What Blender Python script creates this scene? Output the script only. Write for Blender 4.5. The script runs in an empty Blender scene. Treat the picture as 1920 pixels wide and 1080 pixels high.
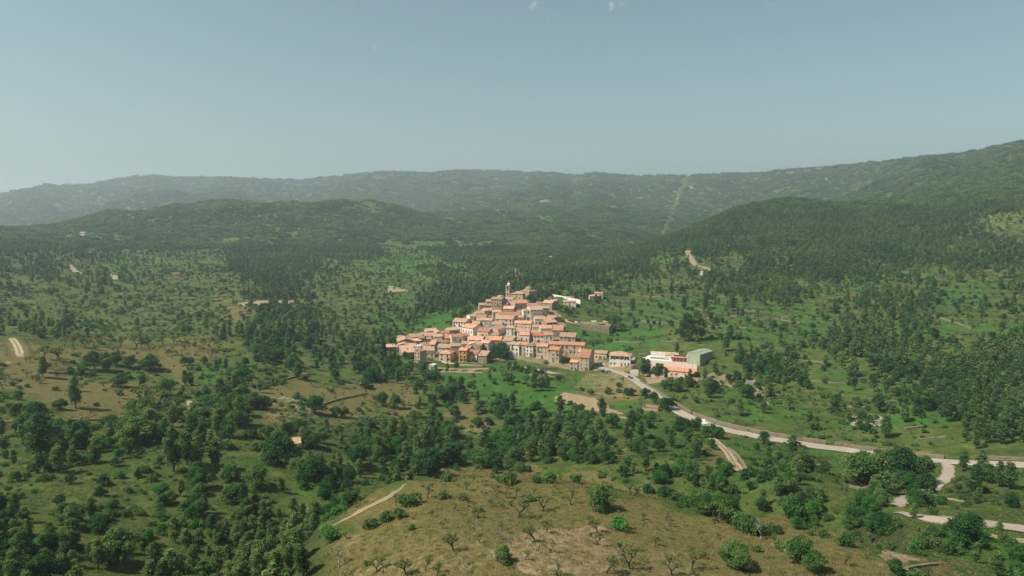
import bpy, bmesh, math, random
import numpy as np
from mathutils import Vector, Matrix, Euler
random.seed(7); RNG = np.random.default_rng(7)
R = math.radians
scene = bpy.context.scene
COL = scene.collection
# ------------------------------------------------------------------ camera
CZ = 118.0; PITCH = math.atan(140/1280.0); FPX = 1280.0
CT, ST = math.cos(PITCH), math.sin(PITCH)
cam_d = bpy.data.cameras.new("camera"); cam = bpy.data.objects.new("camera", cam_d); COL.objects.link(cam)
cam_d.sensor_width = 36; cam_d.lens = 24.0; cam_d.clip_start = 1; cam_d.clip_end = 40000
cam.location = (0, 0, CZ); cam.rotation_euler = (math.pi/2 - PITCH, 0, 0)
scene.camera = cam
# ------------------------------------------------------------------ light
SUN_EL, SUN_AZ = R(51), R(-110)          # azimuth from +Y, clockwise positive towards +X
sdir = Vector((math.sin(SUN_AZ)*math.cos(SUN_EL), math.cos(SUN_AZ)*math.cos(SUN_EL), math.sin(SUN_EL)))
sl = bpy.data.lights.new("sun", 'SUN'); sl.energy = 5.0; sl.angle = R(0.5); sl.color = (1.0, 0.92, 0.80)
sun = bpy.data.objects.new("sun", sl); COL.objects.link(sun)
sun.rotation_euler = sdir.to_track_quat('Z', 'Y').to_euler(); sun.location = (-200, 0, 400)
world = bpy.data.worlds.new("World"); scene.world = world; world.use_nodes = True
nt = world.node_tree; nt.nodes.clear()
wo = nt.nodes.new("ShaderNodeOutputWorld"); bg = nt.nodes.new("ShaderNodeBackground")
sky = nt.nodes.new("ShaderNodeTexSky"); sky.sky_type = 'NISHITA'; sky.sun_disc = False
sky.sun_elevation = SUN_EL; sky.sun_rotation = SUN_AZ; sky.altitude = 700
sky.air_density = 1.0; sky.dust_density = 2.4; sky.ozone_density = 1.5
hsv = nt.nodes.new("ShaderNodeHueSaturation"); hsv.inputs['Hue'].default_value = 0.47
hsv.inputs['Saturation'].default_value = 0.62; hsv.inputs['Value'].default_value = 1.0
nt.links.new(sky.outputs[0], hsv.inputs['Color'])
tint = nt.nodes.new("ShaderNodeMix"); tint.data_type = 'RGBA'; tint.blend_type = 'MULTIPLY'; tint.inputs[0].default_value = 1
nt.links.new(hsv.outputs[0], tint.inputs[6]); tint.inputs[7].default_value = (0.87, 1.01, 0.975, 1)
# a few tiny fair-weather cloud wisps, fixed directions in the sky
tcw = nt.nodes.new("ShaderNodeTexCoord"); colr = tint.outputs[2]
def sky_wisp(px, py, w, h, dens, colr):
    u, v = (px-960)/FPX, (540-py)/FPX; d = Vector((u, CT+v*ST, -ST+v*CT)).normalized()
    rt = Vector((1, 0, 0)); up = rt.cross(d).normalized(); rt = d.cross(up).normalized()
    def dot(vec, k):
        n = nt.nodes.new("ShaderNodeVectorMath"); n.operation = 'DOT_PRODUCT'; nt.links.new(tcw.outputs['Generated'], n.inputs[0]); n.inputs[1].default_value = vec*k; return n.outputs['Value']
    cmb = nt.nodes.new("ShaderNodeCombineXYZ"); nt.links.new(dot(rt, FPX/w*2), cmb.inputs[0]); nt.links.new(dot(up, FPX/h*2), cmb.inputs[1])
    ln = nt.nodes.new("ShaderNodeVectorMath"); ln.operation = 'LENGTH'; nt.links.new(cmb.outputs[0], ln.inputs[0])
    fw = nt.nodes.new("ShaderNodeMath"); fw.operation = 'GREATER_THAN'; nt.links.new(dot(d, 1.0), fw.inputs[0]); fw.inputs[1].default_value = 0.5
    nz = nt.nodes.new("ShaderNodeTexNoise"); nt.links.new(tcw.outputs['Generated'], nz.inputs['Vector']); nz.inputs['Scale'].default_value = 190; nz.inputs['Detail'].default_value = 5; nz.inputs['Roughness'].default_value = 0.65; nz.inputs['Distortion'].default_value = 0.6
    a = nt.nodes.new("ShaderNodeMath"); a.operation = 'MULTIPLY_ADD'; nt.links.new(nz.outputs['Fac'], a.inputs[0]); a.inputs[1].default_value = 2.6; a.inputs[2].default_value = -0.75
    b = nt.nodes.new("ShaderNodeMath"); b.operation = 'SUBTRACT'; b.use_clamp = True; nt.links.new(a.outputs[0], b.inputs[0]); nt.links.new(ln.outputs['Value'], b.inputs[1])
    c = nt.nodes.new("ShaderNodeMath"); c.operation = 'MULTIPLY'; nt.links.new(b.outputs[0], c.inputs[0]); nt.links.new(fw.outputs[0], c.inputs[1])
    e = nt.nodes.new("ShaderNodeMath"); e.operation = 'MULTIPLY'; e.use_clamp = True; nt.links.new(c.outputs[0], e.inputs[0]); e.inputs[1].default_value = dens
    m = nt.nodes.new("ShaderNodeMix"); m.data_type = 'RGBA'; nt.links.new(e.outputs[0], m.inputs[0]); nt.links.new(colr, m.inputs[6]); m.inputs[7].default_value = (5.6, 5.9, 5.7, 1); return m.outputs[2]
for w_ in ((1001, 10, 26, 34, 1.1), (1031, 33, 24, 16, .5), (1146, 10, 20, 40, 1.0), (1165, 6, 40, 24, .45), (701, 87, 16, 24, .55), (684, 113, 16, 8, .2), (1445, 9, 50, 20, .15)): colr = sky_wisp(*w_, colr)
nt.links.new(colr, bg.inputs[0])
bg.inputs[1].default_value = 0.067
nt.links.new(bg.outputs[0], wo.inputs[0])
scene.view_settings.view_transform = 'Standard'; scene.view_settings.look = 'None'
scene.view_settings.exposure = 0.58; scene.view_settings.gamma = 1.0
scene.cycles.max_bounces = 5; scene.cycles.diffuse_bounces = 2; scene.cycles.glossy_bounces = 1
scene.cycles.transmission_bounces = 2; scene.cycles.transparent_max_bounces = 6; scene.cycles.volume_bounces = 0
scene.cycles.use_denoising = True
# ------------------------------------------------------------------ photo pixel <-> direction
def ray(px, py):
    u, v = (px-960)/FPX, (540-py)/FPX
    return u, CT+v*ST, -ST+v*CT
def az_slope(px, py):
    x, y, z = ray(px, py); h = np.hypot(x, y)
    return np.arctan2(x, y), z/h
def proj(x, y, z):
    d = y*CT-(z-CZ)*ST; u = y*ST+(z-CZ)*CT
    return 960+FPX*x/d, 540-FPX*u/d, d
# ------------------------------------------------------------------ noise
def _hash(ix, iy, s):
    h = ix*np.uint32(374761393)+iy*np.uint32(668265263)+np.uint32((s*1442695041) & 0xffffffff)
    h = (h ^ (h >> np.uint32(13)))*np.uint32(1274126177)
    return ((h ^ (h >> np.uint32(16))) & np.uint32(0xffff)).astype(np.float32)/np.float32(65535)
def vnoise(x, y, s=0):
    x = np.asarray(x); y = np.asarray(y); ix, iy = np.floor(x), np.floor(y); fx, fy = (x-ix).astype(np.float32), (y-iy).astype(np.float32)
    ix = ix.astype(np.int32).astype(np.uint32); iy = iy.astype(np.int32).astype(np.uint32)
    fx = fx*fx*fx*(fx*(fx*6-15)+10); fy = fy*fy*fy*(fy*(fy*6-15)+10)
    o = np.uint32(1); a, b, c, d = _hash(ix, iy, s), _hash(ix+o, iy, s), _hash(ix, iy+o, s), _hash(ix+o, iy+o, s)
    return (a*(1-fx)+b*fx)*(1-fy)+(c*(1-fx)+d*fx)*fy
def fbm(x, y, sc, octv=4, s=0, ridge=False):
    x = np.asarray(x, float)/sc; y = np.asarray(y, float)/sc; t = 0; a = 0.5; w = 0
    for i in range(octv):
        n = vnoise(x*1.0+i*17.3, y+i*9.1, s+i)*2-1
        if ridge: n = 1-2*np.abs(n)
        t = t+a*n; w += a; a *= 0.5; x, y = x*1.6-y*1.2, x*1.2+y*1.6
    return t/w
def sstep(a, b, x):
    t = np.clip((x-a)/(b-a), 0, 1); return t*t*(3-2*t)
# ------------------------------------------------------------------ terrain: heights over (azimuth, log distance)
PROF = {   # photo column: (photo row, ground distance m) along it, or ('z', distance, height) where it is hidden
 0:    [(1080,150),(950,205),(850,265),(770,320),(700,385),(640,470),(600,640),(540,800),(480,1100),(450,1500),(432,2200),('z',3000,20),(400,3900),(361,5600),('z',7500,150)],
 240:  [(1080,150),(950,200),(870,235),(790,300),(700,400),(637,500),(600,680),(540,850),(500,1050),(470,1300),(430,1700),(405,2100),('z',3000,50),(385,3500),(370,3900),(329,5400),('z',7500,180)],
 130:  [(435,2600),(400,3900),(345,5500)],
 400:  [(392,2050),(332,5200)],
 480:  [(1080,140),(950,200),(860,240),(790,300),(700,400),(650,480),(600,650),(540,850),(490,1150),(440,1550),(390,2000),('z',2800,60),(382,3500),(335,5000),('z',7500,200)],
 600:  [(1060,118),(990,140),('z',175,36),(392,2000),(330,4900)],
 720:  [(1080,103),(1000,122),(950,138),(912,152),('z',195,36),(860,265),(790,330),(730,400),(680,480),(640,560),(600,660),(540,860),(490,1150),(440,1600),(402,2100),('z',2700,80),(392,3300),(320,4700),('z',7500,220)],
 850:  [(900,158),('z',200,33),(850,285),(665,520),(620,590),('z',660,17),(318,4500)],
 960:  [(1080,92),(1000,115),(940,138),(888,162),('z',205,32),(850,288),(800,330),(740,395),(700,440),(685,492),(640,550),(600,600),(565,640),('z',720,22),(520,850),(490,1100),(450,1500),(400,2500),(350,3500),(317,4400),('z',7500,220)],
 1080: [(905,158),('z',200,32),(690,490),(640,550),(600,605),(565,680),(540,760),(324,4300)],
 1150: [(1080,95),(1000,118),(917,152),('z',195,34),(870,248),(800,310),(740,400),(700,462),(680,500),(620,600),(570,700),(520,880),(480,1150),(440,1600),(380,2700),(326,4200),('z',7500,220)],
 1300: [(1080,100),(1000,125),(948,148),('z',185,34),(880,240),(820,310),(760,370),(700,450),(640,540),(580,660),(530,800),(490,950),(434,1250),('z',1600,40),(425,2200),(385,2900),(326,4000),('z',7500,220)],
 1230: [(480,1050),(458,1200),('z',1450,45),(440,1900),(390,2700),(327,4100)],
 1380: [(398,1400),('z',1850,60),(385,2900),(322,3900)],
 1470: [(1080,105),(1000,132),(972,143),('z',178,30),(920,215),(870,270),(820,330),(740,410),(660,520),(580,660),(520,820),(460,1000),(410,1250),(377,1450),('z',1950,70),(365,2800),(316,3700),('z',7500,260)],
 1580: [(1010,135),('z',165,32),(388,1500),('z',1950,100),(345,2800),(302,3400)],
 1700: [(1080,118),(1040,135),(985,185),(940,235),(868,310),(800,360),(720,450),(640,560),(560,720),(500,900),(440,1150),(385,1500),('z',1850,150),(330,2300),(288,2900),('z',4500,300),('z',7500,300)],
 1920: [(1080,150),(1010,195),(960,235),(872,312),(800,370),(700,470),(620,600),(550,760),(480,950),(400,1250),(335,1700),(285,2300),(257,2600),('z',4500,350),('z',7500,300)],
}
ctl = []
for px, lst in PROF.items():
    for e in lst:
        if e[0] == 'z': a, _ = az_slope(px, 500); D, z = e[1], e[2]
        else:
            a, s = az_slope(px, e[0]); D = e[1]; z = CZ+D*s
        ctl.append((a, math.log(D), z))
for px, src in ((-260, 0), (-600, 0), (2180, 1920), (2600, 1920)):
    for e in PROF[src]:
        a = az_slope(px, 500)[0]
        if e[0] == 'z': D, z = e[1], e[2]
        else: D = e[1]; z = CZ+D*az_slope(src, e[0])[1]
        ctl.append((a, math.log(D), z))
for px in (-600, 0, 300, 700, 960, 1300, 1600, 1920, 2500):
    a = az_slope(px, 500)[0]
    ctl.append((a, math.log(9000), 60.0)); ctl.append((a, math.log(45), 66.0 if 400 < px < 1700 else 50.0))
C_ = np.array(ctl); KA = 1.6
def tps(r2): return np.where(r2 > 1e-12, 0.5*r2*np.log(np.maximum(r2, 1e-12)), 0)
P = np.stack([C_[:, 0]*KA, C_[:, 1]], 1); n = len(P)
# heights are fitted as slope as seen from the camera (keeps far and near equally exact)
val = (C_[:, 2]-CZ)/np.exp(C_[:, 1])
K = tps(((P[:, None]-P[None])**2).sum(-1))+np.eye(n)*2e-5
A = np.block([[K, np.c_[np.ones(n), P]], [np.c_[np.ones(n), P].T, np.zeros((3, 3))]])
wts = np.linalg.solve(A, np.r_[val, 0, 0, 0])
def rbf(az, ld):
    q = np.stack([np.ravel(az)*KA, np.ravel(ld)], 1); out = np.empty(len(q))
    for i in range(0, len(q), 20000):
        qq = q[i:i+20000]; r2 = ((qq[:, None]-P[None])**2).sum(-1)
        out[i:i+20000] = tps(r2)@wts[:n]+wts[n]+qq@wts[n+1:]
    return out.reshape(np.shape(az))
AZM = R(52)
NA, NR = 1040, 1560
AZ = np.linspace(-AZM, AZM, NA); LD = np.linspace(math.log(45), math.log(9000), NR)
ca, cl = np.linspace(-AZM, AZM, 160), np.linspace(LD[0], LD[-1], 260)
coarse = rbf(*np.meshgrid(ca, cl, indexing='ij'))
def cubic_up(arr, src, dst):            # Catmull-Rom along axis 0
    t = (dst-src[0])/(src[1]-src[0]); i = np.clip(np.floor(t).astype(int), 0, len(src)-2); f = (t-i)[:, None]
    g = lambda k: arr[np.clip(i+k, 0, len(src)-1)]
    p0, p1, p2, p3 = g(-1), g(0), g(1), g(2)
    return p1+0.5*f*(p2-p0+f*(2*p0-5*p1+4*p2-p3+f*(3*(p1-p2)+p3-p0)))
S = cubic_up(coarse, ca, AZ); S = cubic_up(S.T.copy(), cl, LD).T.copy()
DD = np.exp(LD)[None, :]; X = np.sin(AZ)[:, None]*DD; Y = np.cos(AZ)[:, None]*DD
Z = CZ+S*DD
def gi(az, ld, arr=None):
    arr = Z if arr is None else arr
    a = np.clip((np.asarray(az)+AZM)/(2*AZM)*(NA-1), 0, NA-1.001); l = np.clip((np.asarray(ld)-LD[0])/(LD[-1]-LD[0])*(NR-1), 0, NR-1.001)
    ia, il = a.astype(int), l.astype(int); fa, fl = a-ia, l-il
    return (arr[ia, il]*(1-fa)+arr[ia+1, il]*fa)*(1-fl)+(arr[ia, il+1]*(1-fa)+arr[ia+1, il+1]*fa)*fl
def gz(x, y, arr=None):
    return gi(np.arctan2(x, y), np.log(np.maximum(np.hypot(x, y), 1)), arr)
def hit(px, py, H=0.0, dmin=60, dmax=8500):
    """first point along the photo ray that is H metres above the ground"""
    a, s = az_slope(px, py); d = np.exp(np.arange(math.log(dmin), math.log(dmax), 0.0015))
    zt = gi(np.full_like(d, a), np.log(d)); below = np.nonzero(zt+H >= CZ+d*s)[0]
    k = below[0] if len(below) else len(d)-1
    if 0 < k < len(d):
        e0 = CZ+d[k-1]*s-zt[k-1]-H; e1 = CZ+d[k]*s-zt[k]-H; t = e0/(e0-e1) if e0 > 0 > e1 or e0*e1 < 0 else 1
        D = d[k-1]+(d[k]-d[k-1])*t
    else: D = d[k]
    return float(math.sin(a)*D), float(math.cos(a)*D), float(D)
# natural relief: gullies and spurs on the mountains, gentle unevenness near
far = sstep(900, 2600, DD)
spur = fbm(X, Y, 620, 5, 3, ridge=True); spur2 = fbm(X, Y, 210, 4, 8, ridge=True)
skyfade = 1-0.75*sstep(-0.02, 0.05, S)*0
Z = Z+far*(spur*52+spur2*19)*sstep(0, 1, (Z+40)/160)
Z = Z+sstep(500, 1100, DD)*(1-far)*fbm(X, Y, 130, 4, 5)*5
SKY_ = [(-400,380),(0,362),(90,345),(150,347),(270,327),(330,332),(430,332),(500,336),(560,337),(610,332),(720,321),(800,324),(870,318),(950,320),(1040,324),(1075,329),(1110,323),(1180,329),(1300,328),(1400,324),(1500,315),(1600,307),(1750,290),(1800,286),(1850,277),(1920,261),(2300,228)]
st_ = np.array([az_slope(*p) for p in SKY_]); Sn = (Z-CZ)/DD; cur = np.where(DD > 2300, Sn+5.5/DD, -9).max(1); dl = np.interp(AZ, st_[:, 0], st_[:, 1])-cur
kern = np.ones(9)/9; dl = np.convolve(np.pad(dl, 4, 'edge'), kern, 'valid')
Z = Z+dl[:, None]*DD*sstep(1900, 2700, DD)
Z = Z+fbm(X, Y, 42, 4, 11)*np.clip(DD/500, 0.25, 1.6)*1.1+fbm(X, Y, 9, 3, 21)*0.22
# ------------------------------------------------------------------ what grows where (60 x 40 px cells of the photo, rows from y=400)
VEG = [  # 0 pine, 1 leafy wood, 2 mixed, 3 scrub, 4 terraces, 5 lush plots, 6 orchard, 7 dry meadow, 8 bare knoll, 9 clear
 [0, 0, 0, 0, 0, 0, 0, 0, 0, 0, 0, 0, 0, 0, 0, 0, 0, 0, 0, 0, 0, 0, 0, 0, 0, 0, 0, 0, 0, 0, 3, 3],
 [0, 0, 2, 2, 2, 0, 0, 0, 0, 0, 0, 0, 4, 4, 0, 0, 0, 0, 0, 0, 0, 0, 0, 0, 0, 0, 0, 0, 0, 0, 0, 2],
 [2, 2, 3, 4, 4, 4, 3, 0, 0, 0, 2, 4, 4, 4, 4, 0, 0, 0, 0, 0, 4, 2, 4, 0, 0, 0, 0, 0, 0, 0, 0, 0],
 [3, 3, 2, 2, 3, 3, 3, 3, 0, 2, 3, 3, 4, 3, 0, 0, 0, 2, 2, 4, 4, 3, 0, 0, 0, 2, 4, 4, 2, 4, 4, 2],
 [2, 3, 3, 3, 3, 3, 3, 7, 1, 3, 3, 3, 4, 0, 0, 9, 9, 9, 4, 4, 4, 4, 4, 4, 4, 4, 2, 0, 2, 4, 4, 2],
 [2, 2, 3, 3, 3, 3, 3, 2, 1, 1, 2, 3, 5, 5, 9, 9, 9, 9, 9, 5, 4, 2, 4, 4, 4, 4, 0, 0, 0, 4, 4, 4],
 [6, 6, 6, 6, 6, 6, 6, 3, 1, 2, 2, 2, 1, 9, 9, 9, 9, 9, 5, 5, 9, 9, 4, 4, 4, 2, 0, 0, 0, 2, 2, 0],
 [6, 6, 3, 3, 3, 7, 4, 4, 3, 7, 2, 1, 1, 2, 5, 5, 2, 2, 9, 9, 9, 9, 4, 1, 1, 2, 2, 1, 1, 1, 0, 0],
 [3, 7, 7, 7, 7, 3, 3, 1, 7, 7, 6, 6, 6, 2, 1, 5, 5, 5, 7, 7, 9, 3, 3, 3, 4, 2, 4, 4, 2, 1, 0, 0],
 [3, 3, 7, 7, 1, 3, 1, 1, 7, 3, 7, 3, 7, 3, 7, 1, 5, 2, 2, 5, 2, 9, 4, 4, 4, 4, 3, 2, 4, 2, 0, 0],
 [2, 1, 1, 1, 1, 0, 0, 2, 4, 3, 3, 3, 3, 1, 3, 1, 1, 1, 1, 2, 5, 5, 7, 9, 9, 4, 3, 3, 4, 4, 2, 0],
 [2, 1, 2, 1, 2, 0, 0, 4, 4, 2, 3, 1, 1, 1, 1, 1, 1, 1, 1, 2, 2, 4, 7, 5, 4, 4, 9, 9, 9, 9, 9, 9],
 [3, 3, 3, 3, 3, 3, 1, 4, 2, 1, 1, 2, 2, 8, 8, 8, 8, 8, 8, 2, 1, 1, 1, 1, 1, 4, 4, 1, 1, 3, 3, 2],
 [3, 2, 2, 3, 3, 1, 2, 4, 0, 2, 1, 8, 8, 8, 8, 8, 8, 8, 8, 8, 8, 1, 1, 2, 1, 1, 9, 1, 1, 4, 2, 2],
 [1, 1, 0, 1, 3, 1, 2, 0, 0, 1, 2, 8, 8, 8, 8, 8, 8, 8, 8, 8, 8, 8, 8, 8, 8, 1, 1, 2, 9, 9, 9, 9],
 [0, 2, 0, 1, 0, 0, 0, 0, 0, 0, 8, 8, 8, 8, 8, 8, 8, 8, 8, 8, 8, 8, 8, 8, 8, 8, 8, 3, 3, 4, 4, 4],
 [0, 0, 0, 3, 0, 0, 0, 0, 0, 0, 8, 8, 8, 8, 8, 8, 8, 8, 8, 8, 8, 8, 8, 8, 8, 8, 8, 8, 3, 8, 4, 4],
]
VG = np.array([ord(c) for c in 'FBMstLOdk.'])[np.array(VEG)]
def veg_code(px, py, j=1.0):
    jx = fbm(px, py, 55, 4, 51)*52*j; jy = fbm(px, py, 40, 4, 77)*30*j
    c = np.clip(((px+jx)/60).astype(int), 0, 31); r = np.clip(((py+jy-400)/40).astype(int), 0, 16)
    code = VG[r, c]
    return np.where(py < 400, ord('F'), code)
def in_poly(px, py, poly):
    ins = np.zeros(np.shape(px), bool); m = len(poly)
    for i in range(m):
        (x0, y0), (x1, y1) = poly[i], poly[(i+1) % m]
        c = ((y0 > py) != (y1 > py)) & (px < (x1-x0)*(py-y0)/((y1-y0) or 1e-9)+x0); ins ^= c
    return ins
def poly_world(pts): return [hit(px, py)[:2] for px, py in pts]
# roads and tracks as photo polylines, turned into ground points once
ROADS = {   # name: (points, width, kind, label)
 'main': ([(1118,688),(1140,694),(1170,702),(1195,716),(1215,731),(1240,751),(1270,771),(1310,790),(1360,806),(1420,819),(1480,829),(1560,841),(1640,852),(1720,862),(1800,868),(1870,870),(1960,874),(2100,880)], 5.6, 'road'),
 'branch': ([(1775,868),(1779,882),(1775,896),(1760,908),(1738,922),(1712,931),(1690,941),(1676,950)], 3.2, 'road'),
 'lower': ([(1690,962),(1740,970),(1800,977),(1860,985),(1930,994),(2050,1008)], 4.2, 'road'),
 'lower2': ([(1830,995),(1880,1009),(1930,1016),(2000,1026)], 2.2, 'path'),
 'spur': ([(1752,929),(1775,934),(1805,940)], 2.4, 'path'),
 'orchard_track': ([(22,634),(30,645),(36,658),(38,668)], 3.4, 'path'),
 'orchard_track2': ([(-30,692),(0,684),(14,680)], 3, 'path'),
 'middle_track': ([(354,752),(360,765),(362,780),(355,790)], 2.6, 'path'),
 'knoll_track': ([(625,985),(645,973),(690,951),(720,934),(745,919),(760,908)], 1.1, 'path'),
 'field_track': ([(1318,806),(1335,822),(1362,846),(1378,870),(1392,888)], 3.2, 'path'),
 'village_back': ([(964,506),(975,518),(990,526)], 7, 'path'),
 'hill_track': ([(1288,470),(1296,485),(1305,498),(1322,501),(1338,513)], 6, 'path'),
 'hill_track2': ([(1031,480),(1034,490)], 7, 'path'),
 'left_track': ([(130,497),(137,506),(150,513)], 6, 'path'),
 'left_track2': ([(214,516),(218,524),(205,514)], 5, 'path'),
 'lane': ([(1016,652),(1040,640),(1062,655)], 3.0, 'path'),
 'front_street': ([(955,684),(985,690),(1020,697),(1052,701)], 4.0, 'road'),
 'upper_road': ([(1058,600),(1075,606),(1095,610),(1112,612)], 5.5, 'road'),
 'upper_road2': ([(1000,557),(1030,557),(1060,556),(1085,556),(1108,556)], 5.0, 'road'),
 'sport_ramp': ([(1188,706),(1190,690),(1188,676),(1205,668)], 5.0, 'road'),
}
def smooth_line(p, step):
    p = np.array(p, float); t = [0]
    for i in range(1, len(p)): t.append(t[-1]+np.linalg.norm(p[i]-p[i-1]))
    t = np.array(t); tt = np.linspace(0, t[-1], max(int(t[-1]/step), 3)+1)
    q = np.stack([np.interp(tt, t, p[:, k]) for k in range(p.shape[1])], 1)
    for _ in range(3):
        q[1:-1] = (q[:-2]+2*q[1:-1]+q[2:])/4
    return q
def densify(pts, n=6):
    p = np.array(pts, float); o = []
    for i in range(len(p)-1):
        p0, p1, p2, p3 = p[max(i-1, 0)], p[i], p[i+1], p[min(i+2, len(p)-1)]
        for t in np.arange(n)/n:
            o.append(p1+0.5*t*(p2-p0+t*(2*p0-5*p1+4*p2-p3+t*(3*(p1-p2)+p3-p0))))
    o.append(p[-1]); return o
LINES = {}
mask_road = np.zeros_like(Z); 
def carve(line, w, z=None, sh=2.5, tone=1.0):
    if line[0, 1] < 620:
        t0 = np.arange(len(line)); t1 = np.linspace(0, len(line)-1, (len(line)-1)*4+1); line = np.stack([np.interp(t1, t0, line[:, k]) for k in range(3)], 1)
    """level the ground along a line of (x, y, z)"""
    global Z
    az = np.arctan2(line[:, 0], line[:, 1]); ld = np.log(np.hypot(line[:, 0], line[:, 1])); rr = w/2+sh+3
    for k in range(len(line)):
        D = math.exp(ld[k]); da = rr/D
        i0, i1 = np.searchsorted(AZ, [az[k]-da, az[k]+da]); j0, j1 = np.searchsorted(LD, [ld[k]-da, ld[k]+da])
        if i1 <= i0 or j1 <= j0: continue
        sl_ = np.s_[i0:i1, j0:j1]; d = np.hypot(X[sl_]-line[k, 0], Y[sl_]-line[k, 1])
        wgt = 1-sstep(w/2+1.6, w/2+sh+2.0, d); up = d < DB[sl_]; wgt = np.maximum(wgt, WB[sl_])
        Z[sl_] = np.where(up, Z0[sl_]*(1-wgt)+line[k, 2]*wgt, Z[sl_]); WB[sl_] = wgt; DB[sl_] = np.minimum(DB[sl_], d)
        mask_road[sl_] = np.maximum(mask_road[sl_], (1-sstep(w/2-0.6, w/2+0.4, d))*tone)
# terraces first (they belong to the hillsides), then the roads cut into them
PX, PY, _ = proj(X, Y, Z); CODE = veg_code(np.clip(PX, 0, 1919), np.clip(PY, 0, 1079))
terr = np.isin(CODE, [ord(c) for c in 'tsLM']).astype(float)*(PY > 430)*(DD > 250)*(DD < 1500)
for _ in range(6):
    terr[1:-1, 1:-1] = (terr[1:-1, 1:-1]*2+terr[:-2, 1:-1]+terr[2:, 1:-1]+terr[1:-1, :-2]+terr[1:-1, 2:])/6
_sr = np.gradient(Z, axis=1)/np.gradient(LD)[None]/DD; _sa = np.gradient(Z, axis=0)/(AZ[1]-AZ[0])/DD
for _ in range(25):
    for _q in (_sr, _sa): _q[1:-1, 1:-1] = (_q[:-2, 1:-1]+_q[2:, 1:-1]+_q[1:-1, :-2]+_q[1:-1, 2:])/4
flat_ = terr.copy(); terr = terr*sstep(0.03, 0.08, _sr)*sstep(0.35, 0.9, _sr/(np.abs(_sa)+1e-3))
stepz = 2.4+fbm(X, Y, 300, 2, 31)*0.7
zt = (Z+fbm(X, Y, 60, 3, 33)*1.3)/stepz; fr = zt-np.floor(zt)
stair = (np.floor(zt)+np.where(fr < 0.90, fr*0.10, 0.09+(fr-0.90)/0.10*0.91))*stepz-(Z+fbm(X, Y, 60, 3, 33)*1.3)
rise = ((fr > 0.86) & (terr > 0.3)).astype(float)
# on the gentler ground: field banks, one every dozen metres or so, each stepping up away from the valley
_u = (Y+70*fbm(X, Y, 420, 2, 141)+9*fbm(X, Y, 70, 3, 142))/np.interp(DD, [250, 600, 1400], [13, 16, 26]); _f = _u-np.floor(_u)
_m = np.clip(flat_*1.3, 0, 1)*(1-np.clip(terr*1.5, 0, 1))*sstep(-0.25, 0.0, fbm(X, Y, 60, 2, 143))
Z = Z+_m*np.interp(DD, [250, 1400], [1.3, 2.8])*(sstep(0.90, 0.985, _f)-_f+0.45)
rise = np.maximum(rise, ((_f > 0.84) & (_m > 0.4)).astype(float)*0.8)
Z = Z+stair*np.clip(terr*1.2, 0, 1)
SEA_IN_PY = PY
WB = np.zeros_like(Z); DB = np.full_like(Z, 1e9); Z0 = Z.copy()
for nm, (pts, w, kind) in ROADS.items():
    L = [hit(*p) for p in densify(pts)]; L = [(a, b, float(gz(a, b))) for a, b, c in L]
    st = 2.0 if L[0][1] < 700 else 4.0
    L = smooth_line(L, st)
    zz = L[:, 2].copy()
    for _ in range(12): zz[1:-1] = (zz[:-2]+2*zz[1:-1]+zz[2:])/4
    L[:, 2] = zz; LINES[nm] = (L, w, kind)
    carve(L, w, tone=1.0 if kind == 'path' else 0.6)
# the level yard of the sports ground and the meadow by the road
def plateau(pts_px, zoff=0.0, soft=5.0, H=0):
    """level a polygon given by photo points; returns world polygon and height"""
    global Z
    W = poly_world(pts_px); zc = float(np.mean([gz(a, b) for a, b in W]))+zoff
    xs, ys = [p[0] for p in W], [p[1] for p in W]
    m = (X > min(xs)-soft-3) & (X < max(xs)+soft+3) & (Y > min(ys)-soft-3) & (Y < max(ys)+soft+3)
    idx = np.nonzero(m); x, y = X[idx], Y[idx]
    ins = in_poly(x, y, W); d = np.full(len(x), 1e9)
    for i in range(len(W)):
        a, b = np.array(W[i]), np.array(W[(i+1) % len(W)]); ab = b-a
        t = np.clip(((x-a[0])*ab[0]+(y-a[1])*ab[1])/(ab@ab), 0, 1)
        d = np.minimum(d, np.hypot(x-a[0]-t*ab[0], y-a[1]-t*ab[1]))
    wgt = np.where(ins, 1, 1-sstep(0, soft, d)); Z[idx] = Z[idx]*(1-wgt)+zc*wgt
    return W, zc
SPORT = plateau([(1200,662),(1305,668),(1345,690),(1300,712),(1250,708),(1196,690)], 0.3, 4)
WALLTOP = None
PX, PY, _ = proj(X, Y, Z)
# ------------------------------------------------------------------ ground masks: r = dry grass, g = lush green, b = bare earth, a = rock
def cellmask(chars):
    g = np.isin(VG, [ord(c) for c in chars]).astype(np.float32)
    a = np.clip(PX/60-0.5, 0, 30.999); b = np.clip((PY-400)/40-0.5, 0, 15.999); i = a.astype(int); j = b.astype(int); a = a-i; b = b-j
    m = (g[j, i]*(1-a)+g[j, i+1]*a)*(1-b)+(g[j+1, i]*(1-a)+g[j+1, i+1]*a)*b
    return m*(PY > 395)
dry = cellmask('dkO'); lush = cellmask('L')*1.0+cellmask('t')*0.55+cellmask('FBM')*0.3
bare = np.zeros_like(Z); rock = np.zeros_like(Z)
def soft_poly(pts, soft):               # photo polygon, edges made ragged with ground noise
    n1 = fbm(X, Y, soft*2.2, 3, 61)*soft; n2 = fbm(X, Y, soft*2.2, 3, 62)*soft
    xs = [p[0] for p in pts]; ys = [p[1] for p in pts]
    pad = 30; m = (PX > min(xs)-pad) & (PX < max(xs)+pad) & (PY > min(ys)-pad) & (PY < max(ys)+pad)
    W = np.array(poly_world(pts)); o = np.zeros_like(Z); idx = np.nonzero(m)
    o[idx] = in_poly(X[idx]+n1[idx], Y[idx]+n2[idx], [tuple(w) for w in W]); return o
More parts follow.
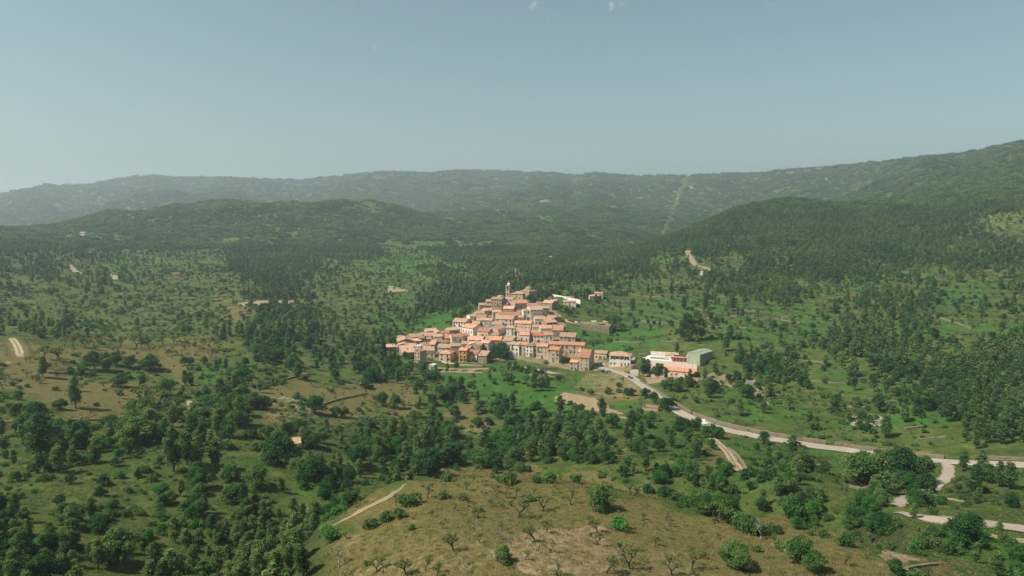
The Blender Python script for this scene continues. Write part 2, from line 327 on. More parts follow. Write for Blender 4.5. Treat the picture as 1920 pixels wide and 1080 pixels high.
for pts, soft, v in (
  ([(700,1040),(780,1010),(880,1000),(960,985),(1080,975),(1130,990),(1180,1015),(1290,1030),(1330,1080),(1330,1110),(640,1110),(660,1060)], 5, 0.42),
  ([(1010,995),(1110,985),(1130,1010),(1180,1050),(1150,1080),(980,1080),(900,1050)], 4, 0.62),
  ([(640,1000),(700,990),(740,1020),(680,1040),(630,1030)], 4, 0.4),
  ([(445,569),(470,565),(520,563),(560,566),(520,572),(490,577),(450,573)], 2, 0.95),
  ([(725,541),(760,540),(770,546),(730,549)], 3, 0.8),
  ([(1038,744),(1058,736),(1112,745),(1150,768),(1200,790),(1110,770),(1060,756),(1040,752)], 2, 0.95),
  ([(1075,725),(1100,700),(1150,698),(1190,715),(1215,740),(1180,752),(1110,738)], 3, 0.5),
  ([(1300,700),(1350,700),(1420,722),(1460,745),(1440,760),(1360,720),(1300,712)], 3, 0.6),
  ([(890,690),(920,690),(918,697),(860,696)], 1.5, 0.8),
  ([(820,688),(905,692),(905,699),(800,696)], 1.5, 0.8),
  ([(1590,908),(1620,905),(1632,915),(1600,920)], 1.5, 0.9),
  ([(990,700),(1020,698),(1040,706),(1000,712)], 1.5, 0.8),
  ([(735,655),(780,640),(850,610),(900,578),(960,562),(1040,580),(1062,610),(1062,650),(1110,668),(1190,690),(1190,700),(1110,695),(1050,690),(960,672),(900,682),(820,676),(760,664)], 1.5, 0.62),
  ([(880,795),(905,790),(930,800),(900,812),(870,808)], 3, 0.6),
  ([(500,770),(560,765),(600,780),(560,800),(500,790)], 3, 0.5),
  ([(700,800),(780,795),(840,790),(880,800),(820,815),(720,820)], 3, 0.4),
  ([(1650,1040),(1700,1035),(1730,1050),(1700,1070),(1660,1068)], 2, 0.8),
  ([(680,455),(900,462),(960,475),(900,500),(740,500),(690,480)], 14, 0.25),
  ([(1200,700),(1300,705),(1310,715),(1215,720)], 2, 0.7),
  ([(1740,955),(1790,960),(1780,968),(1700,965)], 2, 0.4),
  ([(550,825),(570,823),(568,838),(552,836)], 1, 0.9),
  ([(1260,470),(1300,462),(1310,480),(1340,510),(1320,516),(1295,495)], 4, 0.45)):
    bare = np.maximum(bare, soft_poly(pts, soft)*v)
for pts, v in (([(860,715),(955,708),(1010,712),(1010,728),(900,735),(840,730)], 1.0), ([(1075,780),(1120,775),(1230,790),(1300,830),(1330,860),(1250,850),(1150,800)], 0.9),
  ([(1330,825),(1480,850),(1650,875),(1640,890),(1450,868),(1345,845)], 0.7), ([(1130,590),(1200,600),(1260,640),(1200,660),(1100,650),(1060,630)], 0.6),
  ([(1070,700),(1110,712),(1125,735),(1080,728)], 0.8), ([(700,590),(860,580),(850,620),(760,640),(700,640)], 0.9), ([(930,740),(1100,770),(1150,810),(1000,780)], 0.7),
  ([(560,880),(760,905),(700,950),(600,900)], 0.4), ([(1310,700),(1400,710),(1500,760),(1700,800),(1500,800),(1350,760)], 0.5)):
    lush = np.maximum(lush, soft_poly(pts, 4)*v)
for pts, v in (([(1880,400),(1960,400),(1960,470),(1880,450),(1780,420)], 0.42),
  ([(1380,704),(1440,715),(1480,740),(1450,745),(1390,720)], 0.6),
  ([(440,735),(520,740),(620,765),(560,780),(470,760)], 0.5), ([(1600,785),(1640,780),(1640,800),(1605,800)], 0.7)):
    rock = np.maximum(rock, soft_poly(pts, 8 if pts[0][1] > 450 else 30)*v)
# outcrops scattered over the mountains
ro = sstep(0.34, 0.5, fbm(X, Y, 46, 4, 91))*sstep(0.0, 0.4, fbm(X, Y, 700, 2, 95)+0.2)*sstep(1300, 2200, DD)
rock = np.maximum(rock, ro*0.68)
ridge_grass = sstep(0, 1, (S-(-0.02))/0.05)*sstep(2600, 3200, DD)
bare = np.maximum(bare, mask_road*0.95)
# ------------------------------------------------------------------ materials
def mat(name):
    m = bpy.data.materials.new(name); m.use_nodes = True; nt = m.node_tree; nt.nodes.clear()
    o = nt.nodes.new("ShaderNodeOutputMaterial"); return m, nt, o
def N(nt, t, **kw):
    n = nt.nodes.new(t)
    for k, v in kw.items():
        if k in n.inputs.keys() if isinstance(k, str) else False: n.inputs[k].default_value = v
        else: setattr(n, k, v)
    return n
def noise(nt, scale, detail=4, rough=0.6, vec=None, off=None):
    n = nt.nodes.new("ShaderNodeTexNoise"); n.inputs['Scale'].default_value = scale; n.inputs['Detail'].default_value = detail
    n.inputs['Roughness'].default_value = rough
    if vec is not None: nt.links.new(vec, n.inputs['Vector'])
    return n.outputs['Fac']
def ramp(nt, fac, stops, interp='LINEAR'):
    r = nt.nodes.new("ShaderNodeValToRGB"); r.color_ramp.interpolation = interp; e = r.color_ramp.elements
    while len(e) < len(stops): e.new(0.5)
    for i, (p, c) in enumerate(stops):
        e[i].position = p; e[i].color = (*c, 1) if len(c) == 3 else c
    nt.links.new(fac, r.inputs[0]); return r.outputs[0]
def mix(nt, f, a, b, mode='MIX'):
    m = nt.nodes.new("ShaderNodeMix"); m.data_type = 'RGBA'; m.blend_type = mode
    for inp, v in ((m.inputs[0], f), (m.inputs[6], a), (m.inputs[7], b)):
        if hasattr(v, 'links') or hasattr(v, 'is_output'): nt.links.new(v, inp)
        elif isinstance(v, (int, float)): inp.default_value = v
        else: inp.default_value = (*v, 1)
    return m.outputs[2]
def math_(nt, op, a, b=None, clamp=False):
    m = nt.nodes.new("ShaderNodeMath"); m.operation = op; m.use_clamp = clamp
    for inp, v in ((m.inputs[0], a), (m.inputs[1], b)):
        if v is None: continue
        if isinstance(v, (int, float)): inp.default_value = v
        else: nt.links.new(v, inp)
    return m.outputs[0]
def finish(nt, o, col, rough=0.9, bump=None, spec=0.2, dist=0.3, strength=0.6):
    b = nt.nodes.new("ShaderNodeBsdfPrincipled"); b.inputs['Roughness'].default_value = rough
    b.inputs['Specular IOR Level'].default_value = spec
    if hasattr(col, 'is_output'): nt.links.new(col, b.inputs['Base Color'])
    else: b.inputs['Base Color'].default_value = (*col, 1)
    if bump is not None:
        bm_ = nt.nodes.new("ShaderNodeBump"); bm_.inputs['Distance'].default_value = dist; bm_.inputs['Strength'].default_value = strength
        nt.links.new(bump, bm_.inputs['Height']); nt.links.new(bm_.outputs[0], b.inputs['Normal'])
    nt.links.new(b.outputs[0], o.inputs[0]); return b
def ground_material():
    m, nt, o = mat("ground"); tc = nt.nodes.new("ShaderNodeTexCoord"); v = tc.outputs['Object']
    at = nt.nodes.new("ShaderNodeAttribute"); at.attribute_name = "zones"
    sep = nt.nodes.new("ShaderNodeSeparateColor"); nt.links.new(at.outputs['Color'], sep.inputs[0])
    big = noise(nt, 0.02, 5, 0.65, v); med = noise(nt, 0.12, 5, 0.7, v); fine = noise(nt, 0.7, 6, 0.75, v); vf = noise(nt, 3.5, 4, 0.7, v)
    grass = ramp(nt, med, [(0.3, (0.032, 0.062, 0.016)), (0.5, (0.068, 0.100, 0.024)), (0.68, (0.125, 0.134, 0.040))])
    dryc = ramp(nt, fine, [(0.28, (0.082, 0.078, 0.026)), (0.5, (0.150, 0.122, 0.046)), (0.72, (0.225, 0.168, 0.078))])
    dryc = mix(nt, math_(nt, 'MULTIPLY', med, 0.55), dryc, ramp(nt, fine, [(0.3, (0.058, 0.080, 0.022)), (0.7, (0.115, 0.125, 0.045))]))
    lushc = ramp(nt, med, [(0.3, (0.020, 0.078, 0.012)), (0.5, (0.040, 0.128, 0.020)), (0.7, (0.084, 0.170, 0.030))])
    lushc = mix(nt, math_(nt, 'MULTIPLY', fine, 0.75), lushc, (0.055, 0.095, 0.020))
    earth = ramp(nt, fine, [(0.25, (0.17, 0.125, 0.070)), (0.5, (0.31, 0.225, 0.140)), (0.75, (0.42, 0.325, 0.225))])
    rockc = ramp(nt, fine, [(0.3, (0.12, 0.105, 0.085)), (0.5, (0.30, 0.265, 0.215)), (0.7, (0.48, 0.44, 0.375))])
    mix_n = math_(nt, 'ADD', math_(nt, 'MULTIPLY', med, 0.55), math_(nt, 'MULTIPLY', fine, 0.45))
    def edge(ch, n_, lo=0.35, hi=0.65, k=0.9):     # zone with a ragged edge
        s = math_(nt, 'ADD', ch, math_(nt, 'MULTIPLY', math_(nt, 'SUBTRACT', n_, 0.5), k))
        mr = nt.nodes.new("ShaderNodeMapRange"); mr.interpolation_type = 'SMOOTHSTEP'
        nt.links.new(s, mr.inputs[0]); mr.inputs[1].default_value = lo; mr.inputs[2].default_value = hi; return mr.outputs[0]
    vo = nt.nodes.new("ShaderNodeTexVoronoi"); vo.inputs['Scale'].default_value = 0.022
    wv = nt.nodes.new("ShaderNodeVectorMath"); wv.operation = 'MULTIPLY_ADD'; nt.links.new(v, wv.inputs[0]); wv.inputs[1].default_value = (0.75, 1.5, 0)
    nz = nt.nodes.new("ShaderNodeTexNoise"); nt.links.new(v, nz.inputs['Vector']); nz.inputs['Scale'].default_value = 0.03; ns = nt.nodes.new("ShaderNodeVectorMath"); ns.operation = 'SCALE'; nt.links.new(nz.outputs['Color'], ns.inputs[0]); ns.inputs['Scale'].default_value = 34
    nt.links.new(ns.outputs[0], wv.inputs[2]); nt.links.new(wv.outputs[0], vo.inputs['Vector']); sv = nt.nodes.new("ShaderNodeSeparateColor"); nt.links.new(vo.outputs['Color'], sv.inputs[0])
    pa = lambda ch, o_, k: math_(nt, 'ADD', ch, math_(nt, 'MULTIPLY', math_(nt, 'SUBTRACT', sv.outputs[o_], 0.5), k))
    c = mix(nt, edge(pa(sep.outputs[0], 0, 0.75), med), grass, dryc)
    c = mix(nt, edge(pa(sep.outputs[1], 1, 0.55), med), c, lushc)
    c = mix(nt, edge(sep.outputs[2], mix_n, 0.32, 0.85, 1.1), c, earth)
    c = mix(nt, edge(at.outputs['Alpha'], mix_n, 0.55, 0.7, 2.6), c, rockc)
    # small bare scrapes anywhere
    sc = ramp(nt, noise(nt, 0.23, 5, 0.7, v), [(0.62, (0, 0, 0)), (0.70, (1, 1, 1))])
    c = mix(nt, math_(nt, 'MULTIPLY', sc, 0.45), c, earth)
    # steep faces (terrace risers, cut banks) turn dark green, with some stone and soil
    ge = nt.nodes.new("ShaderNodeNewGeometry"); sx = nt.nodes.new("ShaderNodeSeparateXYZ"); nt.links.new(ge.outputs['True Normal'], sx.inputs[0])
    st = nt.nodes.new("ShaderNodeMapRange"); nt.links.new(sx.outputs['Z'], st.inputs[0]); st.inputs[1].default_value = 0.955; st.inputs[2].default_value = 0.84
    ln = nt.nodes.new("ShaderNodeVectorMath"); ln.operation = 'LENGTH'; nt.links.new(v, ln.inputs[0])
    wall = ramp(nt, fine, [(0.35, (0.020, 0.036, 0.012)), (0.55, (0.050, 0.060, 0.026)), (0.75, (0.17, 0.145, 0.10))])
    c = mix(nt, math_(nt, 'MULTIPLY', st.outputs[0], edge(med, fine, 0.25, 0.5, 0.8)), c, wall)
    c = mix(nt, 0.25, c, ramp(nt, vf, [(0.3, (0.35, 0.35, 0.35)), (0.7, (1.6, 1.6, 1.6))]), 'MULTIPLY') if False else c
    c = mix(nt, 0.55, c, ramp(nt, vf, [(0.30, (0.30, 0.34, 0.26)), (0.5, (0.95, 0.95, 0.95)), (0.68, (1.25, 1.22, 1.15))]), 'MULTIPLY')
    h = math_(nt, 'ADD', math_(nt, 'MULTIPLY', fine, 1.0), math_(nt, 'MULTIPLY', vf, 0.35))
    finish(nt, o, c, 0.95, h, 0.05, 0.9, 0.75); return m
# ------------------------------------------------------------------ ground sheet
def build_ground():
    az_s = np.r_[AZ, np.linspace(AZM, 2*math.pi-AZM, 60)[1:-1]]
    na = len(az_s); Zf = np.empty((na, NR)); Zf[:NA] = Z
    side = np.linspace(0, 1, 60)[1:-1]; 
    edgeL, edgeR = Z[0], Z[-1]
    t = side[:, None]; base = edgeR[None]*(1-t)+edgeL[None]*t
    ring = np.exp(LD)[None]; xs = np.sin(az_s[NA:])[:, None]*ring; ys = np.cos(az_s[NA:])[:, None]*ring
    blend = np.clip(np.minimum(t, 1-t)*6, 0, 1)
    Zf[NA:] = base+blend*fbm(xs, ys, 400, 3, 5)*np.clip(ring/60, 1, 40)
    r = np.exp(LD)
    co = np.empty((na, NR, 3), np.float32); co[..., 0] = np.sin(az_s)[:, None]*r; co[..., 1] = np.cos(az_s)[:, None]*r; co[..., 2] = Zf
    verts = np.concatenate([co.reshape(-1, 3), np.array([[0, 0, float(Zf[:, 0].mean())]], np.float32)])
    i = np.arange(na)[:, None]; j = np.arange(NR-1)[None]; i2 = (i+1) % na
    q = np.stack([i*NR+j, i*NR+j+1, i2*NR+j+1, i2*NR+j], -1).reshape(-1, 4)[:, ::-1]
    q = q[:, ::-1]
    tri = np.stack([np.arange(na)*NR, ((np.arange(na)+1) % na)*NR, np.full(na, na*NR)], -1)
    # winding: make normals point up
    me = bpy.data.meshes.new("ground"); nl = q.size+tri.size
    me.vertices.add(len(verts)); me.vertices.foreach_set("co", verts.ravel())
    me.loops.add(nl); me.loops.foreach_set("vertex_index", np.r_[q[:, ::-1].ravel(), tri[:, ::-1].ravel()].astype(np.int32))
    me.polygons.add(len(q)+len(tri))
    me.polygons.foreach_set("loop_start", np.r_[np.arange(len(q))*4, q.size+np.arange(len(tri))*3].astype(np.int32))
    me.polygons.foreach_set("use_smooth", np.ones(len(q)+len(tri), bool))
    me.update(calc_edges=True)
    at = me.attributes.new("zones", 'FLOAT_COLOR', 'POINT'); c = np.zeros((len(verts), 4), np.float32)
    ext = lambda a: np.concatenate([a, np.repeat(a[-1:], na-NA, 0)*0]).ravel()
    for k, a in enumerate((dry, lush, bare, rock)): c[:-1, k] = ext(np.clip(a, 0, 1))
    at.data.foreach_set("color", c.ravel())
    me.materials.append(ground_material())
    o = bpy.data.objects.new("ground", me); o['kind'] = 'structure'; COL.objects.link(o)
    return o
ground = build_ground()
# ------------------------------------------------------------------ small mesh helpers
class MB:
    def __init__(s): s.v = []; s.f = []; s.m = []
    def face(s, pts, mi=0):
        b = len(s.v); s.v += [tuple(p) for p in pts]; s.f.append(tuple(range(b, b+len(pts)))); s.m.append(mi)
    def box(s, x0, x1, y0, y1, z0, z1, mi=0, bottom=True):
        p = [(x0,y0,z0),(x1,y0,z0),(x1,y1,z0),(x0,y1,z0),(x0,y0,z1),(x1,y0,z1),(x1,y1,z1),(x0,y1,z1)]
        b = len(s.v); s.v += p
        for q in ((0,1,5,4),(1,2,6,5),(2,3,7,6),(3,0,4,7),(4,5,6,7),(3,2,1,0)):
            s.f.append(tuple(b+i for i in q)); s.m.append(mi)
    def prism(s, poly, z0, z1, mi=0, mt=None):
        n = len(poly); b = len(s.v); s.v += [(x, y, z0) for x, y in poly]+[(x, y, z1) for x, y in poly]
        for i in range(n): s.f.append((b+i, b+(i+1) % n, b+n+(i+1) % n, b+n+i)); s.m.append(mi)
        s.f.append(tuple(b+n+i for i in range(n))); s.m.append(mi if mt is None else mt)
        s.f.append(tuple(b+i for i in reversed(range(n)))); s.m.append(mi)
    def tube(s, p0, p1, r0, r1=None, k=6, mi=0):
        r1 = r0 if r1 is None else r1; p0, p1 = Vector(p0), Vector(p1); d = (p1-p0).normalized()
        u = d.orthogonal().normalized(); w = d.cross(u); b = len(s.v)
        for p, r in ((p0, r0), (p1, r1)):
            for i in range(k):
                a = 2*math.pi*i/k; s.v.append(tuple(p+(u*math.cos(a)+w*math.sin(a))*r))
        for i in range(k): s.f.append((b+i, b+(i+1) % k, b+k+(i+1) % k, b+k+i)); s.m.append(mi)
        s.f.append(tuple(b+k+i for i in range(k))); s.m.append(mi)
    def lathe(s, prof, k=12, c=(0, 0), mi=0, a0=0.0):
        b = len(s.v)
        for r, z in prof:
            for i in range(k):
                a = a0+2*math.pi*i/k; s.v.append((c[0]+r*math.cos(a), c[1]+r*math.sin(a), z))
        for j in range(len(prof)-1):
            for i in range(k):
                s.f.append((b+j*k+i, b+j*k+(i+1) % k, b+(j+1)*k+(i+1) % k, b+(j+1)*k+i)); s.m.append(mi)
        s.f.append(tuple(b+(len(prof)-1)*k+i for i in range(k))); s.m.append(mi)
    def mesh(s, name, mats):
        me = bpy.data.meshes.new(name); me.from_pydata(s.v, [], s.f); me.update()
        for m in (mats if isinstance(mats, (list, tuple)) else [mats]): me.materials.append(m)
        me.polygons.foreach_set("material_index", s.m); return me
    def build(s, name, mats, parent=None, smooth=False):
        me = s.mesh(name, mats)
        if smooth: me.polygons.foreach_set("use_smooth", [True]*len(me.polygons))
        o = bpy.data.objects.new(name, me); COL.objects.link(o)
        if parent: o.parent = parent
        return o
def link(name, me, parent=None, loc=(0, 0, 0), rz=0.0):
    o = bpy.data.objects.new(name, me); COL.objects.link(o); o.location = loc; o.rotation_euler = (0, 0, rz)
    if parent: o.parent = parent
    return o
def thing(name, label, cat, loc=(0, 0, 0), rz=0.0, group=None, obj=None):
    o = obj or bpy.data.objects.new(name, None)
    if obj is None: COL.objects.link(o); o.empty_display_size = 1
    o.location = loc; o.rotation_euler = (0, 0, rz); o['label'] = label; o['category'] = cat; o['kind'] = 'thing'
    if group: o['group'] = group
    return o
# ------------------------------------------------------------------ building materials
def wall_mat(name, base, var=0.25, stone=0.0):
    m, nt, o = mat(name); tc = nt.nodes.new("ShaderNodeTexCoord"); v = tc.outputs['Object']
    oi = nt.nodes.new("ShaderNodeObjectInfo")
    vv = nt.nodes.new("ShaderNodeVectorMath"); vv.operation = 'ADD'; nt.links.new(v, vv.inputs[0]); nt.links.new(oi.outputs['Location'], vv.inputs[1])
    n1 = noise(nt, 0.6, 5, 0.65, vv.outputs[0]); n2 = noise(nt, 2.6, 5, 0.75, vv.outputs[0])
    dk = tuple(c*(1-var*1.5)*k for c, k in zip(base, (1, 0.95, 0.88)))
    c = ramp(nt, n1, [(0.32, dk), (0.55, base), (0.8, tuple(min(1, c*1.12) for c in base))])
    if stone:
        c = mix(nt, stone, c, ramp(nt, n2, [(0.3, (0.10, 0.075, 0.05)), (0.5, (0.32, 0.25, 0.175)), (0.72, (0.5, 0.42, 0.32))]))
    else: c = mix(nt, 0.35, c, ramp(nt, n2, [(0.3, (0.5, 0.45, 0.4)), (0.55, (1, 1, 1))]), 'MULTIPLY')
    finish(nt, o, c, 0.92, n2, 0.1, 0.08, 0.5); return m
WALLS = {
 'white': wall_mat('whitewash', (0.71, 0.655, 0.57), 0.2), 'cream': wall_mat('cream_render', (0.58, 0.47, 0.345), 0.2),
 'beige': wall_mat('beige_render', (0.46, 0.365, 0.26), 0.25), 'stone': wall_mat('rubble_stone', (0.34, 0.265, 0.19), 0.3, 0.6),
 'brown': wall_mat('brown_render', (0.30, 0.215, 0.155), 0.3, 0.25), 'grey': wall_mat('grey_render', (0.40, 0.355, 0.30), 0.25),
 'yellow': wall_mat('ochre_render', (0.50, 0.30, 0.09), 0.2), 'pink': wall_mat('pink_render', (0.56, 0.40, 0.33), 0.2),
 'blue': wall_mat('blue_grey_render', (0.30, 0.33, 0.38), 0.2), 'red': wall_mat('red_render', (0.34, 0.13, 0.095), 0.2), 'green': wall_mat('green_cladding', (0.27, 0.325, 0.235), 0.12)}
def roof_mat(name, base):
    m, nt, o = mat(name); tc = nt.nodes.new("ShaderNodeTexCoord"); v = tc.outputs['Object']
    oi = nt.nodes.new("ShaderNodeObjectInfo")
    vv = nt.nodes.new("ShaderNodeVectorMath"); vv.operation = 'ADD'; nt.links.new(v, vv.inputs[0]); nt.links.new(oi.outputs['Location'], vv.inputs[1])
    w = nt.nodes.new("ShaderNodeTexWave"); w.inputs['Scale'].default_value = 1.1; w.inputs['Distortion'].default_value = 0.4; nt.links.new(v, w.inputs[0])
    n1 = noise(nt, 0.5, 5, 0.7, vv.outputs[0]); n2 = noise(nt, 3.2, 4, 0.8, vv.outputs[0])
    c = ramp(nt, n1, [(0.3, tuple(c*0.62 for c in base)), (0.52, base), (0.75, tuple(min(1, c*k) for c, k in zip(base, (1.12, 1.22, 1.3))))])
    c = mix(nt, 0.55, c, ramp(nt, n2, [(0.3, (0.45, 0.42, 0.40)), (0.55, (1, 1, 1)), (0.8, (1.1, 1.12, 1.12))]), 'MULTIPLY')
    c = mix(nt, 0.35, c, ramp(nt, w.outputs['Fac'], [(0.1, (0.5, 0.45, 0.42)), (0.5, (1, 1, 1))]), 'MULTIPLY')
    hu = nt.nodes.new("ShaderNodeHueSaturation"); mr = nt.nodes.new("ShaderNodeMapRange"); nt.links.new(oi.outputs['Random'], mr.inputs[0])
    mr.inputs[3].default_value = 0.66; mr.inputs[4].default_value = 1.2; nt.links.new(mr.outputs[0], hu.inputs['Value']); nt.links.new(c, hu.inputs['Color'])
    finish(nt, o, hu.outputs[0], 0.85, w.outputs['Fac'], 0.15, 0.06, 0.8); return m
ROOFS = {'pink': roof_mat('faded_clay_tiles', (0.52, 0.315, 0.22)), 'orange': roof_mat('orange_clay_tiles', (0.55, 0.262, 0.155)),
 'tan': roof_mat('old_tan_tiles', (0.41, 0.27, 0.175)), 'red': roof_mat('red_clay_tiles', (0.55, 0.175, 0.10)),
 'brown': roof_mat('brown_clay_tiles', (0.36, 0.21, 0.145)), 'palegreen': roof_mat('pale_green_sheet', (0.34, 0.40, 0.295)), 'whiteflat': wall_mat('terrace_screed', (0.62, 0.60, 0.56), 0.15)}
def plain(name, col, rough=0.7, spec=0.3, metal=0.0, nscale=1.5, var=0.2):
    m, nt, o = mat(name); tc = nt.nodes.new("ShaderNodeTexCoord"); n1 = noise(nt, nscale, 4, 0.6, tc.outputs['Object'])
    c = ramp(nt, n1, [(0.3, tuple(x*(1-var) for x in col)), (0.7, tuple(min(1, x*(1+var*0.5)) for x in col))])
    b = finish(nt, o, c, rough, None, spec); b.inputs['Metallic'].default_value = metal; return m
GLASS = plain('dark_glass', (0.025, 0.028, 0.03), 0.15, 0.5); FRAME = plain('painted_wood', (0.22, 0.12, 0.07)); FRAMEW = plain('pale_frame', (0.5, 0.48, 0.43))
IRON = plain('dark_iron', (0.04, 0.04, 0.04), 0.5); CONC = plain('concrete', (0.42, 0.40, 0.36), 0.9, 0.1)
def win_mesh(w, h, fr):
    b = MB(); b.box(-w/2, w/2, -0.05, 0.02, 0, h, 0)
    for x in (-w/2, w/2-0.09): b.box(x, x+0.09, -0.09, -0.052, 0, h, 1)
    for z in (-0.12, h-0.06): b.box(-w/2-0.08, w/2+0.08, -0.14, -0.092, z, z+0.12, 1)
    return b.mesh('window', [GLASS, fr])
def door_mesh(w, h, m):
    b = MB(); b.box(-w/2, w/2, -0.07, 0.02, -1.5, h, 0); b.box(-w/2-0.1, w/2+0.1, -0.11, -0.072, h, h+0.16, 1); return b.mesh('door', [m, CONC])
WIN = [win_mesh(0.95, 1.35, FRAME), win_mesh(0.8, 1.1, FRAMEW), win_mesh(1.1, 1.9, FRAME)]
DOOR = [door_mesh(1.2, 2.2, FRAME), door_mesh(2.4, 2.6, plain('garage_door', (0.16, 0.10, 0.07))), door_mesh(1.2, 2.2, plain('green_door', (0.06, 0.12, 0.09)))]
bb = MB(); bb.box(-1.1, 1.1, -0.85, -0.1, -0.12, 0, 0)
for k in range(8): bb.box(-1.08+k*0.3, -1.05+k*0.3, -0.84, -0.81, 0, 0.95, 1)
bb.box(-1.1, 1.1, -0.85, -0.8, 0.95, 1.0, 1); BALC = bb.mesh('balcony', [CONC, IRON])
cb = MB(); cb.box(-0.35, 0.35, -0.3, 0.3, -1.0, 1.1, 0); cb.box(-0.45, 0.45, -0.4, 0.4, 1.1, 1.22, 1)
CHIM = [cb.mesh('chimney', [WALLS['white'], ROOFS['tan']]), cb.mesh('chimney', [WALLS['beige'], ROOFS['pink']])]
FOOT = []   # (x, y, radius) kept free of trees
HOUSES = []
def house_mesh(w, d, H, roof, base=-6.0, pitch=0.27, oh=0.4):
    b = MB(); x, y = w/2, d/2
    if roof == 'g':   r = pitch*y; prof = [(-y, H), (0, H+r), (y, H)]
    elif roof == 's': r = pitch*d*0.8; prof = [(-y, H), (y, H+r)]
    if roof in 'gs':
        for sx in (-x, x):
            pts = [(sx, -y, base), (sx, y, base)]+[(sx, a, z) for a, z in reversed(prof)]
            b.face(pts if sx > 0 else pts[::-1])
        b.face([(-x, -y, base), (x, -y, base), (x, -y, H), (-x, -y, H)]); zt = prof[-1][1]
        b.face([(x, y, base), (-x, y, base), (-x, y, zt), (x, y, zt)])
    elif roof == 'x':
        r = pitch*x
        for sy in (-y, y):
            pts = [(-x, sy, base), (x, sy, base), (x, sy, H), (0, sy, H+r), (-x, sy, H)]; b.face(pts if sy < 0 else pts[::-1])
        b.face([(x, -y, base), (x, y, base), (x, y, H), (x, -y, H)]); b.face([(-x, y, base), (-x, -y, base), (-x, -y, H), (-x, y, H)])
    else: r = 0; b.box(-x, x, -y, y, base, H)
    t = MB(); th = 0.2
    def slab(a, bq, c, dq):
        n = (Vector(bq)-Vector(a)).cross(Vector(dq)-Vector(a)).normalized()*th
        lo = [Vector(p)+Vector((0, 0, 0.02)) for p in (a, bq, c, dq)]; hi = [p+n for p in lo]
        t.face(hi)
        for i in range(4): t.face([lo[i], lo[(i+1) % 4], hi[(i+1) % 4], hi[i]])
        t.face(lo[::-1])
    if roof == 'g':
        s_ = pitch*oh
        slab((-x-oh*.6, -y-oh, H-s_), (x+oh*.6, -y-oh, H-s_), (x+oh*.6, 0, H+r), (-x-oh*.6, 0, H+r))
        slab((x+oh*.6, y+oh, H-s_), (-x-oh*.6, y+oh, H-s_), (-x-oh*.6, 0, H+r), (x+oh*.6, 0, H+r))
    elif roof == 's':
        k = (H+pitch*d*0.8-H)/d
        slab((-x-oh*.6, -y-oh, H-k*oh), (x+oh*.6, -y-oh, H-k*oh), (x+oh*.6, y+oh, H+k*(d+oh)), (-x-oh*.6, y+oh, H+k*(d+oh)))
    elif roof == 'x':
        s_ = pitch*oh
        slab((-x-oh, y+oh*.6, H-s_), (-x-oh, -y-oh*.6, H-s_), (0, -y-oh*.6, H+r), (0, y+oh*.6, H+r))
        slab((x+oh, -y-oh*.6, H-s_), (x+oh, y+oh*.6, H-s_), (0, y+oh*.6, H+r), (0, -y-oh*.6, H+r))
    elif roof == 'h':
        r = pitch*min(x, y)*1.3; k = max(x-y, 0.3); a = oh
        P_ = [(-x-a, -y-a, H+0.01), (x+a, -y-a, H+0.01), (x+a, y+a, H+0.01), (-x-a, y+a, H+0.01)]; Q = [(-k, 0, H+r), (k, 0, H+r)]
        t.face([P_[0], P_[1], Q[1], Q[0]]); t.face([P_[1], P_[2], Q[1]]); t.face([P_[2], P_[3], Q[0], Q[1]]); t.face([P_[3], P_[0], Q[0]]); t.face(P_[::-1])
    else:
        t.box(-x-0.05, x+0.05, -y-0.05, y+0.05, H+0.005, H+0.12)
        for q in ((-x-.05, x+.05, -y-.05, -y+.2), (-x-.05, x+.05, y-.2, y+.05), (-x-.05, -x+.2, -y+.2, y-.2), (x-.2, x+.05, -y+.2, y-.2)): t.box(*q, H+0.12, H+0.75)
    return b, t, r
def windows_on(root, w, H, place, rs, floor0=0.0, wm=0, step=3.0, door=True, balc=0.0, skip=0.12):
    nst = max(1, int((H-floor0+0.4)/2.75)); nc = max(1, int(w/step))
    for s in range(nst):
        z = floor0+H*0+(H-floor0)/nst*s+1.0
        for c in range(nc):
            u = (c+0.5)/nc*w-w/2
            if s == 0 and door and c == nc//2:
                loc, rz = place(u, 0.0); link('door', DOOR[rs.choice([0, 0, 1, 2])], root, loc, rz); continue
            if rs.random() < skip: continue
            bal = s > 0 and rs.random() < balc
            loc, rz = place(u, z-(0.9 if bal else 0)); link('window', WIN[2 if bal else wm], root, loc, rz)
            if bal: link('balcony', BALC, root, loc, rz)
